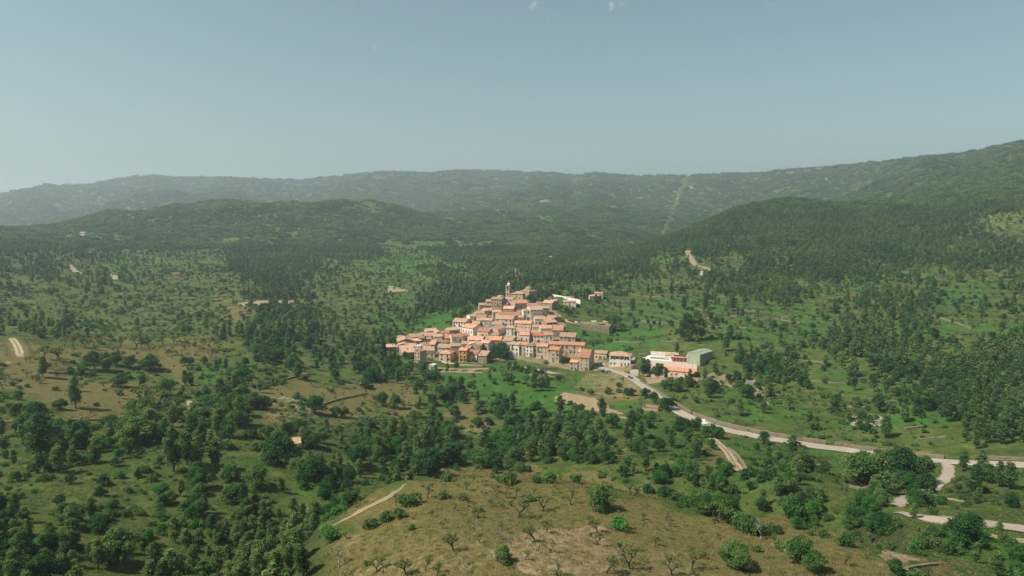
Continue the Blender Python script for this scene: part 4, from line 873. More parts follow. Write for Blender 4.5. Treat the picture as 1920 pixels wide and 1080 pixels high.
# ------------------------------------------------------------------ far and lone buildings
house(157, 436, 7, 5, 0, 'g', 'tan', 'white', depth=10, win=0, label='small white farmhouse in the hazy gap of the far valley', name='farmhouse', cat='farmhouse', group=None, chim=False)
house(331, 512, 9, 3.2, 10, 'g', 'orange', 'cream', depth=6, win=0, label='farm hut with orange roof among the valley orchards at left', name='farm_hut', cat='hut', group=None, chim=False)
house(862, 461, 7, 3.5, -5, 'g', 'pink', 'cream', depth=7, win=0, label='lonely pink-roofed farmhouse on the far clearing', name='farmhouse', cat='farmhouse', group=None, chim=False)
house(733, 537, 8, 3, 5, 't', 'whiteflat', 'white', depth=5, win=0, label='little pale flat-roofed hut beside a bare field above the valley', name='farm_hut', cat='hut', group=None, chim=False)
house(1393, 522, 9, 3, -5, 's', 'tan', 'stone', depth=5, win=1, label='stone hut at the terraces below the right-hand forest', name='farm_hut', cat='hut', group=None, chim=False)
house(1221, 761, 24, 1.7, -22, 't', 'tan', 'beige', depth=5, win=0, label='low shed with flat tan roof below the road', name='shed', cat='shed', group=None, chim=False)
house(553, 826, 11, 2.2, 20, 's', 'tan', 'stone', depth=3.5, win=1, label='ruined stone hut in the green clearing at left', name='ruined_hut', cat='hut', group=None, chim=False)
house(812, 683, 10, 3, -20, 't', 'whiteflat', 'grey', depth=4, win=1, label='grey flat shed in the gardens below the village', name='shed', cat='shed', group=None, chim=False)
house(1319, 509, 10, 2.6, -14, 't', 'whiteflat', 'white', depth=3, win=0, label='long white hut beside the hillside track', name='farm_hut', cat='hut', group=None, chim=False)
# ------------------------------------------------------------------ pylon, poles, lamps
def pylon(px, py, hpx, label):
    x, y, D = hit(px, py); z = float(gz(x, y)); H = hpx*D/FPX*1.03; o = thing('lattice_pylon', label, 'pylon', (x, y, z), R(20)); b = MB()
    for sx in (-1, 1):
        for sy in (-1, 1): b.tube((sx*.75, sy*.75, -1), (sx*.25, sy*.25, H), 0.06, 0.05, 4)
    n = 12
    for k in range(n):
        a, c = k/n, (k+1)/n; r0, r1 = .75-.5*a, .75-.5*c
        for s_ in (-1, 1):
            b.tube((-r0, s_*r0, a*H), (r1, s_*r1, c*H), 0.035, None, 4); b.tube((s_*r0, r0, a*H), (s_*r1, -r1, c*H), 0.035, None, 4)
    b.build('mast', plain('rusty_steel', (0.16, 0.13, 0.11)), o)
    for zz in (H-0.3, H-1.6):
        b = MB(); b.box(-1.3, 1.3, -0.08, 0.08, zz, zz+0.16)
        for u in (-1.2, 0, 1.2): b.lathe([(0.09, zz+0.16), (0.12, zz+0.3), (0.05, zz+0.5)], 6, (u, 0))
        b.build('cross_arm', IRON, o)
pylon(1498, 870, 68, 'tall lattice power pylon standing below the road')
POLEM = plain('weathered_wood', (0.14, 0.11, 0.085)); 
def pole(px, py, hpx, label, lamp=False):
    x, y, D = hit(px, py); z = float(gz(x, y)); H = max(4.5, hpx*D/FPX*1.03)
    o = thing('street_lamp' if lamp else 'utility_pole', label, 'street lamp' if lamp else 'pole', (x, y, z), 0, 'street lamps along the village street' if lamp else 'poles around the village')
    b = MB(); b.tube((0, 0, -1), (0, 0, H), 0.11 if lamp else 0.14, 0.07, 6); b.build('pole', CONC if lamp else POLEM, o); b = MB()
    if lamp: b.tube((0, 0, H-.05), (-1.0, -.2, H+.15), .05, .05, 5); b.box(-1.5, -.95, -.32, -.08, H+.05, H+.2); b.build('lamp_head', IRON, o)
    else: b.box(-.8, .8, -.06, .06, H-.5, H-.36); b.build('cross_arm', POLEM, o)
for px, py, hp, lb_ in ((1774,944,26,'wooden pole beside the small path near the round tree'),(1571,838,14,'short pole behind the road wall on the right slope'),(958,738,16,'pole in the bright green field below the village'),
  (1236,768,18,'pole beside the flat-roofed shed below the road'),(1118,640,16,'pole in the green slope behind the long building'),(1298,700,22,'pole at the paved yard of the sports ground')): pole(px, py, hp, lb_)
for px, py, hp, lb_ in ((1153,697,15,'street lamp in front of the galleried house'),(1174,706,15,'street lamp at the corner of the brown curved wall'),(1192,720,15,'street lamp where the meadow meets the road'),(1135,688,13,'street lamp between the cream house and the cars')): pole(px, py, hp, lb_, True)
# ------------------------------------------------------------------ cars
def car(px, py, yaw, m, label, van=False):
    x, y, D = hit(px, py); z = float(gz(x, y))+0.28; o = thing('van' if van else 'car', label, 'van' if van else 'car', (x, y, z), R(yaw), 'cars parked in the village'); b = MB()
    prof = [(-2.1,.35),(-2.15,.75),(-1.95,.95),(-1.45,1.05),(-.75,1.45),(.75,1.48),(1.55,1.0),(2.05,.9),(2.12,.4)] if not van else [(-2.4,.35),(-2.4,1.9),(-2.2,2.1),(1.1,2.1),(1.7,1.3),(2.3,1.05),(2.4,.4)]
    for s_ in (-1, 1):
        pts = [(a, s_*.85*(0.84 if c > 1.1 and not van else 1), c) for a, c in prof]; b.face(pts[::-1] if s_ < 0 else pts)
    for i in range(len(prof)):
        (a, c), (a2, c2) = prof[i], prof[(i+1) % len(prof)]; k1 = 0.84 if c > 1.1 and not van else 1; k2 = 0.84 if c2 > 1.1 and not van else 1
        b.face([(a, -.85*k1, c), (a2, -.85*k2, c2), (a2, .85*k2, c2), (a, .85*k1, c)])
    b.build('body', m, o); b = MB()
    for s_ in (-1, 1): b.face([(-1.2, s_*.83, 1.08), (1.25, s_*.83, 1.08), (.65, s_*.745, 1.42), (-.65, s_*.745, 1.4)][::s_])
    b.face([(1.5,-.72,1.05),(1.5,.72,1.05),(.85,.66,1.45),(.85,-.66,1.45)]); b.build('window', GLASS, o)
    for a in (-1.35, 1.35):
        for s_ in (-1, 1):
            b = MB(); b.tube((a, s_*.68, .33), (a, s_*.9, .33), .33, .33, 12); b.build('wheel', IRON, o)
PAINT = {k: plain(k+'_paint', c, 0.3, 0.5, 0.0) for k, c in (('silver', (.45,.46,.47)), ('black', (.03,.03,.035)), ('white', (.75,.75,.73)), ('blue', (.05,.09,.18)), ('red', (.35,.03,.03)))}
car(1129.5,686,150,PAINT['silver'],'silver car parked on the street beside the tall narrow house')
car(1132.5,697.5,-8,PAINT['black'],'black car parked on the meadow edge, left of the pair')
car(1139.5,697.5,-4,PAINT['silver'],'silver car parked on the meadow edge, right of the pair')
car(1067,603,20,PAINT['red'],'dark red car on the upper village road'); car(1073,604.5,-10,PAINT['black'],'black car on the upper village road')
car(1079,606,-10,PAINT['white'],'white car on the upper village road, left of the pair'); car(1093,608.5,-10,PAINT['white'],'white car on the upper village road by the big wall')
car(1318,796,-32,PAINT['white'],'white van on the road beside bright green bushes',True)
car(1013,558.5,5,PAINT['blue'],'blue car parked on the road right of the church'); car(1020,559,5,PAINT['silver'],'silver car parked on the road right of the church')
for px, py, lb_ in ((1179.5,709,'dark waste bin on the road edge, left of the pair'), (1184,711,'dark waste bin on the road edge, right of the pair')):
    x, y, D = hit(px, py); z = float(gz(x, y)); o = thing('waste_container', lb_, 'waste bin', (x, y, z+0.1), R(-30), 'waste bins by the road'); b = MB()
    b.box(-.8, .8, -.5, .5, .15, 1.2); b.build('bin', IRON, o); b = MB(); b.box(-.86, .86, -.56, .56, 1.2, 1.35); b.build('lid', plain('bin_lid', (.08,.16,.10)), o)
# a person standing at the street corner
x, y, D = hit(1120.3, 686); z = float(gz(x, y))+0.2
sk = bpy.data.meshes.new('person'); V_ = [(0,0,.95),(0,0,1.2),(0,0,1.42),(0,0,1.52),(0,0.0,1.66),(.09,0,.9),(.11,.03,.5),(.11,0,.06),(.11,-.14,.03),(-.09,0,.9),(-.12,-.05,.5),(-.12,.03,.06),(-.12,-.12,.03),(.19,0,1.4),(.25,.02,1.12),(.22,-.08,.88),(-.19,0,1.4),(-.25,.02,1.12),(-.22,-.08,.88)]
E_ = [(0,1),(1,2),(2,3),(3,4),(0,5),(5,6),(6,7),(7,8),(0,9),(9,10),(10,11),(11,12),(2,13),(13,14),(14,15),(2,16),(16,17),(17,18)]
RD = [.15,.15,.16,.06,.105,.1,.07,.05,.045,.1,.07,.05,.045,.07,.05,.04,.07,.05,.04]
sk.from_pydata(V_, E_, []); po = bpy.data.objects.new('person', sk); COL.objects.link(po)
md = po.modifiers.new('skin', 'SKIN'); po.modifiers.new('sub', 'SUBSURF').levels = 1
for i, r_ in enumerate(RD): sk.skin_vertices[0].data[i].radius = (r_, r_*.8)
sk.skin_vertices[0].data[0].use_root = True; sk.materials.append(plain('dark_clothing', (.05,.055,.07)))
thing('person', 'person in dark clothing standing at the corner of the tall narrow house', 'person', (x, y, z), R(30), obj=po)
# ------------------------------------------------------------------ foliage meshes
def leaf_mat(name, stops, trans=0.32):
    m, nt, o = mat(name); at = nt.nodes.new("ShaderNodeAttribute"); at.attribute_name = "tint"; oi = nt.nodes.new("ShaderNodeObjectInfo")
    pn = noise(nt, 0.011, 3, 0.6, oi.outputs['Location'])
    s = math_(nt, 'ADD', math_(nt, 'MULTIPLY', at.outputs['Fac'], 0.5), math_(nt, 'MULTIPLY', oi.outputs['Random'], 0.42))
    s = math_(nt, 'ADD', s, math_(nt, 'MULTIPLY', math_(nt, 'SUBTRACT', pn, 0.48), 1.1))
    c = ramp(nt, s, stops)
    d = nt.nodes.new("ShaderNodeBsdfDiffuse"); t = nt.nodes.new("ShaderNodeBsdfTranslucent"); nt.links.new(c, d.inputs[0])
    tc_ = mix(nt, 1.0, c, (1.5, 1.8, 0.6), 'MULTIPLY'); nt.links.new(tc_, t.inputs[0])
    ms = nt.nodes.new("ShaderNodeMixShader"); ms.inputs[0].default_value = trans; nt.links.new(d.outputs[0], ms.inputs[1]); nt.links.new(t.outputs[0], ms.inputs[2])
    nt.links.new(ms.outputs[0], o.inputs[0]); return m
PINE = leaf_mat('pine_needles', [(0.08, (0.028, 0.070, 0.030)), (0.33, (0.056, 0.114, 0.042)), (0.62, (0.105, 0.166, 0.056)), (0.88, (0.175, 0.215, 0.075))])
OAK = leaf_mat('oak_leaves', [(0.05, (0.016, 0.050, 0.018)), (0.38, (0.032, 0.086, 0.028)), (0.68, (0.062, 0.126, 0.038)), (0.92, (0.118, 0.180, 0.056))])
LIME = leaf_mat('bright_leaves', [(0.05, (0.022, 0.090, 0.020)), (0.5, (0.042, 0.138, 0.030)), (0.95, (0.085, 0.19, 0.044))], 0.3)
SHR = leaf_mat('shrub_leaves', [(0.05, (0.030, 0.072, 0.026)), (0.4, (0.052, 0.108, 0.034)), (0.7, (0.088, 0.140, 0.048)), (0.95, (0.145, 0.180, 0.082))])
ALM = leaf_mat('almond_leaves', [(0.05, (0.060, 0.090, 0.028)), (0.5, (0.105, 0.140, 0.045)), (0.95, (0.16, 0.19, 0.07))], 0.35)
CYP = leaf_mat('cypress_leaves', [(0.05, (0.010, 0.028, 0.014)), (0.95, (0.025, 0.055, 0.024))], 0.1)
DRYG = leaf_mat('dry_grass', [(0.05, (0.10, 0.105, 0.035)), (0.5, (0.19, 0.165, 0.075)), (0.95, (0.30, 0.25, 0.13))], 0.3)
BARK = plain('bark', (0.06, 0.045, 0.034), 0.95, 0.1); DEADW = plain('grey_dead_wood', (0.23, 0.20, 0.17), 0.95, 0.1)
def leaves_mesh(name, blobs, per, size, m, seed, flat=0.35, trunk=None, bark=BARK, elong=1.3, inner=0.55):
    """blobs: (x,y,z,rx,ry,rz); small leaf faces scattered through the outer half of every blob"""
    r = np.random.default_rng(seed); V = []; T = []
    for bi, (x, y, z, rx, ry, rz) in enumerate(blobs):
        k = max(6, int(per*(rx*ry*rz)**(2/3)/1.0)); d = r.normal(size=(k, 3)); d /= np.linalg.norm(d, axis=1)[:, None]
        d[:, 2] = np.where(d[:, 2] < -0.55, -d[:, 2], d[:, 2])
        rad = inner+(1-inner)*np.sqrt(r.random(k)); rad *= 1+0.18*r.normal(size=k); c = np.array([x, y, z])+d*rad[:, None]*[rx, ry, rz]
        nrm = d/np.array([rx, ry, rz])*min(rx, ry, rz)+r.normal(size=(k, 3))*flat*1.6+[0, 0, 0.35]; nrm /= np.linalg.norm(nrm, axis=1)[:, None]
        a = np.cross(nrm, r.normal(size=(k, 3))); a /= np.linalg.norm(a, axis=1)[:, None]; b = np.cross(nrm, a)
        s = size*(0.6+0.8*r.random(k))[:, None]; q = np.stack([c-a*s*elong*.5, c+b*s*.42-a*s*.05, c+a*s*elong*.5, c-b*s*.42+a*s*.08], 1)
        V.append(q); T.append(np.repeat(np.clip(0.5+0.33*r.normal()+0.16*r.normal(size=k), 0, 1), 4))
    V = np.concatenate(V).reshape(-1, 3); T = np.concatenate(T); nq = len(V)//4
    verts = V; faces = np.arange(nq*4).reshape(-1, 4); tv = []; tf = []
    if trunk is not None: tv, tf = trunk.v, trunk.f
    me = bpy.data.meshes.new(name); me.from_pydata(list(map(tuple, verts))+list(tv), [], [tuple(f) for f in faces]+[tuple(i+nq*4 for i in f) for f in tf]); me.update()
    me.materials.append(m); me.materials.append(bark)
    me.polygons.foreach_set("material_index", [0]*nq+[1]*len(tf))
    at = me.attributes.new("tint", 'FLOAT', 'POINT'); at.data.foreach_set("value", np.r_[T, np.full(len(tv), .5)].astype(np.float32)); return me
def pine_shape(seed, H=9.0):
    r = random.Random(seed); B = []; tr = MB(); lean = (r.uniform(-.5, .5), r.uniform(-.5, .5)); hz = H*0.16
    tr.tube((0, 0, -1), (lean[0]*.5, lean[1]*.5, H*.5), .2, .13, 6); tr.tube((lean[0]*.5, lean[1]*.5, H*.5), (lean[0], lean[1], H*.9), .13, .05, 5)
    W = H*r.uniform(.17, .28); top = r.uniform(.75, 1.1); n = 17
    for k in range(n):
        t = k/(n-1); z = H*(0.22+0.72*t); rr = W*math.sin(math.pi*min(1, (0.30+0.70*(1-t)**top)))*(0.55+.45*(1-t)) if t < .85 else W*.2
        a = k*2.4+r.uniform(-.5, .5); q = rr*r.uniform(.45, .95); s = H*.105*r.uniform(.7, 1.25)*(1.15-.35*t)
        c = (lean[0]*t+math.cos(a)*q, lean[1]*t+math.sin(a)*q, z); B.append((*c, s*1.25, s*1.25, s*.72)); tr.tube((lean[0]*t*.8, lean[1]*t*.8, z-.5), c, .05, .02, 4)
    B.append((lean[0], lean[1], H*.95, H*.06, H*.06, H*.07)); B.append((lean[0]*.6, lean[1]*.6, H*.55, W*.5, W*.5, H*.25)); return B, tr
def oak_shape(seed, H=6.5, tall=1.0):
    r = random.Random(seed); B = []; tr = MB(); tr.tube((0, 0, -1), (0.1, 0, H*.4), .24, .17, 6); W = H*.42/tall
    for k in range(22):
        a = k*2.4+r.random(); t = (k+.5)/22; el = math.asin(min(1, 1.15*t-.12)) if t > .1 else 0; q = W*math.cos(el)*r.uniform(.4, 1.1); z = H*.42+H*.42*math.sin(el)*r.uniform(.85, 1.1)
        if k < 6: z = H*r.uniform(.22, .42)
        s = H*.14*r.uniform(.5, 1.5); B.append((math.cos(a)*q, math.sin(a)*q, z, s*1.1, s*1.1, s*.9))
        if k % 2: tr.tube((0, 0, H*.3), (math.cos(a)*q, math.sin(a)*q, z), .07, .03, 4)
    B.append((0, 0, H*.5, W*.65, W*.65, H*.3)); return B, tr
def shrub_shape(seed, H=1.8):
    r = random.Random(seed); return [(r.uniform(-.5, .5)*H, r.uniform(-.5, .5)*H, H*r.uniform(.25, .55), H*r.uniform(.3, .5), H*r.uniform(.3, .5), H*r.uniform(.3, .45)) for _ in range(7)]
def branchy(seed, H=3.2, r0=.15, depth=4, spread=.75):
    r = random.Random(seed); tr = MB(); ends = []
    def go(p, d, L, rad, lv):
        q = p+d*L*0.55+Vector((r.uniform(-.08, .08), r.uniform(-.08, .08), 0))*L; kk = .12 if lv == 0 else .3; e = q+(d+Vector((r.uniform(-kk, kk), r.uniform(-kk, kk), .1))).normalized()*L*.5
        tr.tube(p, q, rad, rad*.8, 5 if lv < 2 else 3); tr.tube(q, e, rad*.8, rad*.6, 5 if lv < 2 else 3)
        if lv >= depth: ends.append(e); return
        for k in range(r.choice([2, 3, 3])):
            a = r.uniform(0, 6.28); nd = (d*0.8+Vector((math.cos(a), math.sin(a), r.uniform(.0, .5)))*spread).normalized(); go(e, nd, L*r.uniform(.62, .86), rad*.7, lv+1)
    go(Vector((0, 0, -.4)), Vector((r.uniform(-.2, .2), r.uniform(-.2, .2), 1)).normalized(), H*.33, r0, 0); return tr, ends
PR = {}   # kind -> list of (crown mesh, trunk mesh); merged medium / low detail versions for the woods
def trunk_mesh(tr, m=BARK): return tr.mesh('trunk', m)
def make_protos():
    for kind, shape, m, per, size, nv in (('pine', lambda s: pine_shape(s, 9.0), PINE, 150, .34, 5), ('oak', lambda s: oak_shape(s, 6.5), OAK, 165, .32, 5), ('lime', lambda s: oak_shape(s, 6.5, 1.15), LIME, 150, .33, 3)):
        L = []; mid = []; lo = []
        for s in range(nv):
            B, tr = shape(s*7+3); L.append((leaves_mesh('crown', B, per, size, m, s), trunk_mesh(tr)))
            if s < 4:
                mid.append(leaves_mesh(kind+'_medium', B, per*.2, size*2.2, m, s+40, trunk=tr)); lo.append(leaves_mesh(kind+'_small', B, per*.15, size*2.3, m, s+80))
        PR[kind] = L; PR[kind+'_mid'] = mid; PR[kind+'_lo'] = lo
    PR['shrub'] = [leaves_mesh('shrub', shrub_shape(s), 170, .26, SHR, s) for s in range(4)]+[leaves_mesh('shrub', shrub_shape(s+9), 170, .26, LIME if s == 2 else OAK, s) for s in range(3)]
    PR['shrub_mid'] = [leaves_mesh('shrub_m', shrub_shape(s), 55, .48, SHR, s) for s in range(4)]+[leaves_mesh('shrub_m', shrub_shape(s+9), 55, .48, LIME if s else OAK, s) for s in range(3)]
    PR['shrub_lo'] = [leaves_mesh('shrub_s', shrub_shape(s), 16, .85, SHR, s) for s in range(3)]+[leaves_mesh('shrub_s', shrub_shape(5), 16, .85, OAK, 3)]
    L = []; LL = []
    for s in range(8):
        tr, ends = branchy(s+20, spread=.95 if s % 2 else .75, depth=4); dead = s == 4
        B = [(e.x, e.y, e.z, .22, .22, .2) for e in ends] if not dead else [(e.x, e.y, e.z, .1, .1, .1) for e in ends[:5]]
        L.append((leaves_mesh('crown', B, 0.1, .15, ALM, s, inner=.1) if dead else leaves_mesh('crown', B, 110 if s > 2 else 60, .17, ALM, s, inner=.1), trunk_mesh(tr, DEADW if dead else BARK)))
        if s < 5: LL.append(leaves_mesh('almond_m', B[::2], 30, .3, ALM, s, inner=.1, trunk=branchy(s+20, depth=2, spread=.75, r0=.16)[0], bark=DEADW if s % 2 else BARK))
    PR['almond'] = L; PR['almond_mid'] = LL; PR['almond_lo'] = LL
    cyp = []
    for s in range(3):
        r = random.Random(s); B = [(r.uniform(-.15, .15), r.uniform(-.15, .15), z*0.75+.8, .95*(1-(z/13.5)**2.2)+.12, .95*(1-(z/13.5)**2.2)+.12, .9) for z in range(13)]; tr = MB(); tr.tube((0, 0, -1), (0, 0, 3), .16, .1, 6)
        cyp.append((leaves_mesh('crown', B, 120, .4, CYP, s, inner=.7), trunk_mesh(tr)))
    PR['cypress'] = cyp
    # groves: a few dozen small crowns standing together, for the far slopes
    PR['grove'] = []
    for s in range(6):
        r = random.Random(s+5); B = []
        for k in range(16):
            x, y = r.uniform(-9, 9), r.uniform(-9, 9); h = r.uniform(2.4, 7.5); w = r.uniform(1.1, 2.8); B.append((x, y, h*.55, w, w, h*.5))
        PR['grove'].append(leaves_mesh('grove', B, 20, 1.15, PINE if s % 3 else OAK, s, inner=.7))
    tb = []
    for s in range(3):
        r = np.random.default_rng(s); V = []; F = []
        for k in range(26):
            x, y = r.uniform(-.8, .8, 2); h = r.uniform(.25, .7); a = r.uniform(0, 6.3); w = .09; dx, dy = math.cos(a)*w, math.sin(a)*w; lx, ly = r.uniform(-.2, .2, 2)
            b_ = len(V); V += [(x-dx, y-dy, -.05), (x+dx, y+dy, -.05), (x+lx, y+ly, h)]; F.append((b_, b_+1, b_+2))
        me = bpy.data.meshes.new('tuft'); me.from_pydata(V, [], F); me.materials.append(DRYG if s else SHR); at = me.attributes.new("tint", 'FLOAT', 'POINT'); at.data.foreach_set("value", r.random(len(V)).astype(np.float32)); tb.append(me)
    tb.append(leaves_mesh('tuft', [(0, 0, .25, .6, .6, .35), (.5, .3, .2, .4, .4, .3)], 60, .24, SHR, 4)); PR['tuft'] = tb
make_protos()
# ------------------------------------------------------------------ candidates
CM = np.maximum.accumulate((Z-CZ)/DD, axis=1)      # horizon seen so far along each direction
def visible(x, y, h):
    az = np.arctan2(x, y); ld = np.log(np.hypot(x, y)); D = np.exp(ld)
    return (gi(az, ld)+h-CZ)/D > gi(az, ld-0.012, CM)-1e-4
BLOCK = np.zeros_like(Z, bool)
for fx, fy, fr_ in FOOT:
    D = math.hypot(fx, fy); a = math.atan2(fx, fy); da = (fr_+2)/D
    i0, i1 = np.searchsorted(AZ, [a-da, a+da]); j0, j1 = np.searchsorted(LD, [math.log(D)-da, math.log(D)+da]); s_ = np.s_[i0:i1, j0:j1]
    BLOCK[s_] |= (X[s_]-fx)**2+(Y[s_]-fy)**2 < fr_**2
_T = in_poly(PX, PY, [(950,672),(1062,684),(1064,706),(1030,704),(950,690)]) & (DD < 560) & (DD > 400)
_T |= in_poly(PX, PY, [(712,640),(830,668),(832,692),(770,690),(712,668)]) & (DD < 600) & (DD > 430)
CLEAR = BLOCK | (bare > 0.6) | _T
def g_at(arr, x, y):
    a = np.clip(((np.arctan2(x, y)+AZM)/(2*AZM)*(NA-1)+.5).astype(int), 0, NA-1); l = np.clip(((np.log(np.hypot(x, y))-LD[0])/(LD[-1]-LD[0])*(NR-1)+.5).astype(int), 0, NR-1); return arr[a, l]
SPC = {'F': (4.6, dict(pine=.84, oak=.16)), 'B': (4.9, dict(oak=.55, lime=.22, pine=.23)), 'M': (8.2, dict(pine=.36, oak=.26, shrub=.32, lime=.06)), 's': (4.7, dict(shrub=.90, oak=.055, pine=.045)),
       't': (6.2, dict(shrub=.80, pine=.11, oak=.09)), 'L': (8, dict(shrub=.8, lime=.12, oak=.08)), 'O': (7.0, dict(almond=.9, shrub=.1)), 'd': (9.5, dict(shrub=.72, almond=.24, oak=.04)), 'k': (8, dict(almond=.75, shrub=.25)), '.': (26, dict(shrub=1.0))}
def grid_pts(step, d0, d1, amax=R(44), jit=0.9):
    n = int(d1/step)+1; gx, gy = np.meshgrid(np.arange(-n, n), np.arange(0, n)); x = gx.ravel()*step; y = gy.ravel()*step
    x = x+(RNG.random(len(x))-.5)*step*jit; y = y+(RNG.random(len(y))-.5)*step*jit; D = np.hypot(x, y); a = np.arctan2(x, y)
    k = (D > d0) & (D < d1) & (np.abs(a) < amax); return x[k], y[k], D[k]
C = {k: [] for k in ('x', 'y', 's', 'k')}
KINDS_ = ['pine', 'oak', 'lime', 'shrub', 'almond']
x, y, D = grid_pts(4.5, 70, 1350, jit=1.7)
z = gz(x, y); px, py, _ = proj(x, y, z); px = px+RNG.normal(size=len(px))*10; py = py+RNG.normal(size=len(px))*5
code = veg_code(np.clip(px, 0, 1919), np.clip(py, 396, 1079)); u = RNG.random(len(x)); dens = 0.55+0.9*sstep(-.35, .35, fbm(x, y, 38, 3, 70)); keep = np.zeros(len(x), bool); kind = np.full(len(x), -1)
for c, (sp, mixd) in SPC.items():
    m = code == ord(c); pr = min(1, (4.5/sp)**2)*((dens*(0.58+9*g_at(rise, x, y)) if c in 'tsLM' else dens) if c not in 'FB' else .74+0*dens if c == 'B' else np.clip(.16+.8*dens*(0.35+1.4*sstep(-.35,.2,fbm(x, y, 75, 3, 99))), 0, .95)); keep |= m & (u < pr)
    cl = fbm(x, y, 30, 2, 71)*0.5+0.5   # species grow in patches
    v = np.clip(RNG.random(len(x))*0.6+cl*0.4+RNG.normal(size=len(x))*.05, 0, .999); v = np.argsort(np.argsort(v))/len(v)
    acc = 0; kk = np.full(len(x), 3)
    for name, p_ in mixd.items():
        kk = np.where((v >= acc) & (v < acc+p_), KINDS_.index(name), kk); acc += p_
    kind = np.where(m, kk, kind)
near_gap = (D < 250) & (code == ord('k'))
keep &= ~g_at(CLEAR, x, y); keep &= ~near_gap | (u < .17)
x2, y2, D2 = grid_pts(4.2, 80, 420, jit=1.8); q1, q2, _ = proj(x2, y2, gz(x2, y2)); c2 = veg_code(np.clip(q1, 0, 1919), np.clip(q2, 396, 1079))
k2 = np.isin(c2, [ord(q) for q in 'FBMst']) & (RNG.random(len(x2)) < .34) & ~g_at(CLEAR, x2, y2)
x, y, D, kind, code, px, py, keep = (np.r_[p, q[k2]] for p, q in ((x, x2), (y, y2), (D, D2), (kind, np.full(len(x2), 3)), (code, c2), (px, q1), (py, q2), (keep, np.ones(len(x2), bool))))
x, y, D, kind, code, px, py = x[keep], y[keep], D[keep], kind[keep], code[keep], px[keep], py[keep]
n_ = len(x); rs_ = RNG.random(n_); size = np.select([kind == 0, kind == 1, kind == 2, kind == 3, kind == 4], [0.55+.62*rs_**1.1, .5+.65*rs_**1.3, .42+.5*rs_, .36+1.05*rs_**2.4, .75+.45*rs_])
size = np.where((kind == 3) & np.isin(code, [ord('k'), ord('.')]), size*.5, size)
size = np.where((kind <= 2) & np.isin(code, [ord('t'), ord('s'), ord('L'), ord('d')]), size*.8, size)
size = np.where((kind == 4) & (D > 600), size*.9, size); size = np.where((kind == 4) & (code == ord('k')), .28+.35*rs_, size); size = np.where((kind <= 2) & (D < 260), size*.70, size); size = np.where((kind <= 2) & (code == ord('B')), size*1.14, size)
# trees read off the photograph one by one: (x, y of foot, height in photo pixels, kind)
MAN = []
def add(ox, oy, sc, lst, kind): MAN.extend((ox+a/sc, oy+b/sc, h/sc, kind) for a, b, h in lst)
add(600,760,2.743,[(755,435,50),(785,395,35),(845,415,35),(900,450,45),(765,500,45),(835,465,40),(690,540,30),(575,575,35),(820,580,45),(1022,578,105),(1145,545,95),(1010,470,60),(1290,510,75),(960,480,40),(1385,610,50),(1430,655,70),(1165,655,65),(1105,705,95),(935,690,50),(985,730,65),(1185,760,60),(1420,720,70),(685,745,100),(818,710,50),(1060,795,50),(545,850,70),(290,855,65),(440,865,90),(1720,725,50),(1595,845,110),(1475,865,90),(1805,870,100),(1905,840,90),(95,830,95),(130,875,60),(735,875,60),(600,875,70),(1220,878,60),(140,690,40),(1215,435,30),(1600,465,60),(1625,465,40),(880,380,40),(695,410,35),(1345,425,40),(550,480,70),(1660,590,40),(1100,455,35),(1490,470,35),(1180,480,30),(640,420,30)],'almond')
add(600,760,2.743,[(405,582,50),(935,812,80),(1435,540,118)],'oak')
add(600,760,2.743,[(465,512,70),(635,475,45),(735,482,32),(1080,492,38),(475,642,30),(1530,642,66),(345,592,50),(255,632,50),(650,392,50),(970,397,60),(1110,397,35),(1310,402,45),(1185,400,60),(1800,488,60),(1690,450,45),(810,545,30),(1840,500,50),(1880,520,45),(930,390,35),(60,690,70)],'shrub')
add(1300,640,2.455,[(90,838,90),(305,912,80),(415,955,35),(598,900,40),(820,930,45),(910,965,40),(380,930,40),(700,1030,50),(1130,975,55),(1050,900,55),(30,1000,40)],'almond')
add(1300,640,2.455,[(130,800,55),(160,812,55),(190,835,60),(225,860,65),(262,880,70),(285,888,55),(375,880,38),(598,902,32),(685,937,50),(1020,965,52),(1190,985,52),(1060,990,30),(415,958,38),(940,860,40),(1120,905,45),(290,970,30)],'shrub')
add(1300,640,2.455,[(490,1016,100),(560,1062,75),(190,1040,100),(220,1060,90),(860,890,90),(1250,945,110),(1068,722,96),(800,660,135),(970,655,140),(755,640,110),(1275,905,90),(925,1078,62),(1500,1010,55)],'oak')
add(1300,640,2.455,[(1285,705,115),(1320,610,95),(1450,680,100),(1240,600,80),(1215,700,65),(1010,815,60),(1170,370,100),(885,445,95),(1140,350,80),(215,345,80),(320,330,60),(70,260,85),(1410,900,60),(1300,1020,75)],'pine')
add(0,600,2.25,[(735,640,165),(790,612,125),(830,632,125),(910,628,115),(175,592,165),(320,372,115),(180,242,75),(450,220,75),(1255,248,68),(320,300,50),(1120,378,58),(950,210,42)],'pine')
add(0,600,2.25,[(65,400,40),(155,425,68),(255,375,35),(1330,392,66),(1255,485,66),(510,283,50),(697,322,66),(400,210,70),(635,212,60),(490,192,42),(545,200,46),(780,190,34),(805,190,30),(860,187,32),(1130,180,36),(1035,195,36),(1215,195,25),(300,232,30),(500,1025,112),(1080,705,80),(1000,772,80),(965,678,62),(1185,612,115),(840,712,80),(1000,872,62),(560,530,110),(470,480,70),(1255,470,50),(1420,410,45),(1350,520,60),(315,880,80),(200,1000,80)],'oak')
add(0,600,2.25,[(580,362,85),(660,380,80),(735,395,75),(710,410,40),(690,108,42),(630,112,50),(575,118,58),(512,118,50),(470,115,40),(408,115,40),(305,112,45),(360,120,50),(735,100,35),(505,330,40),(250,170,60),(185,160,55),(270,115,40),(890,160,40),(945,150,40)],'almond')
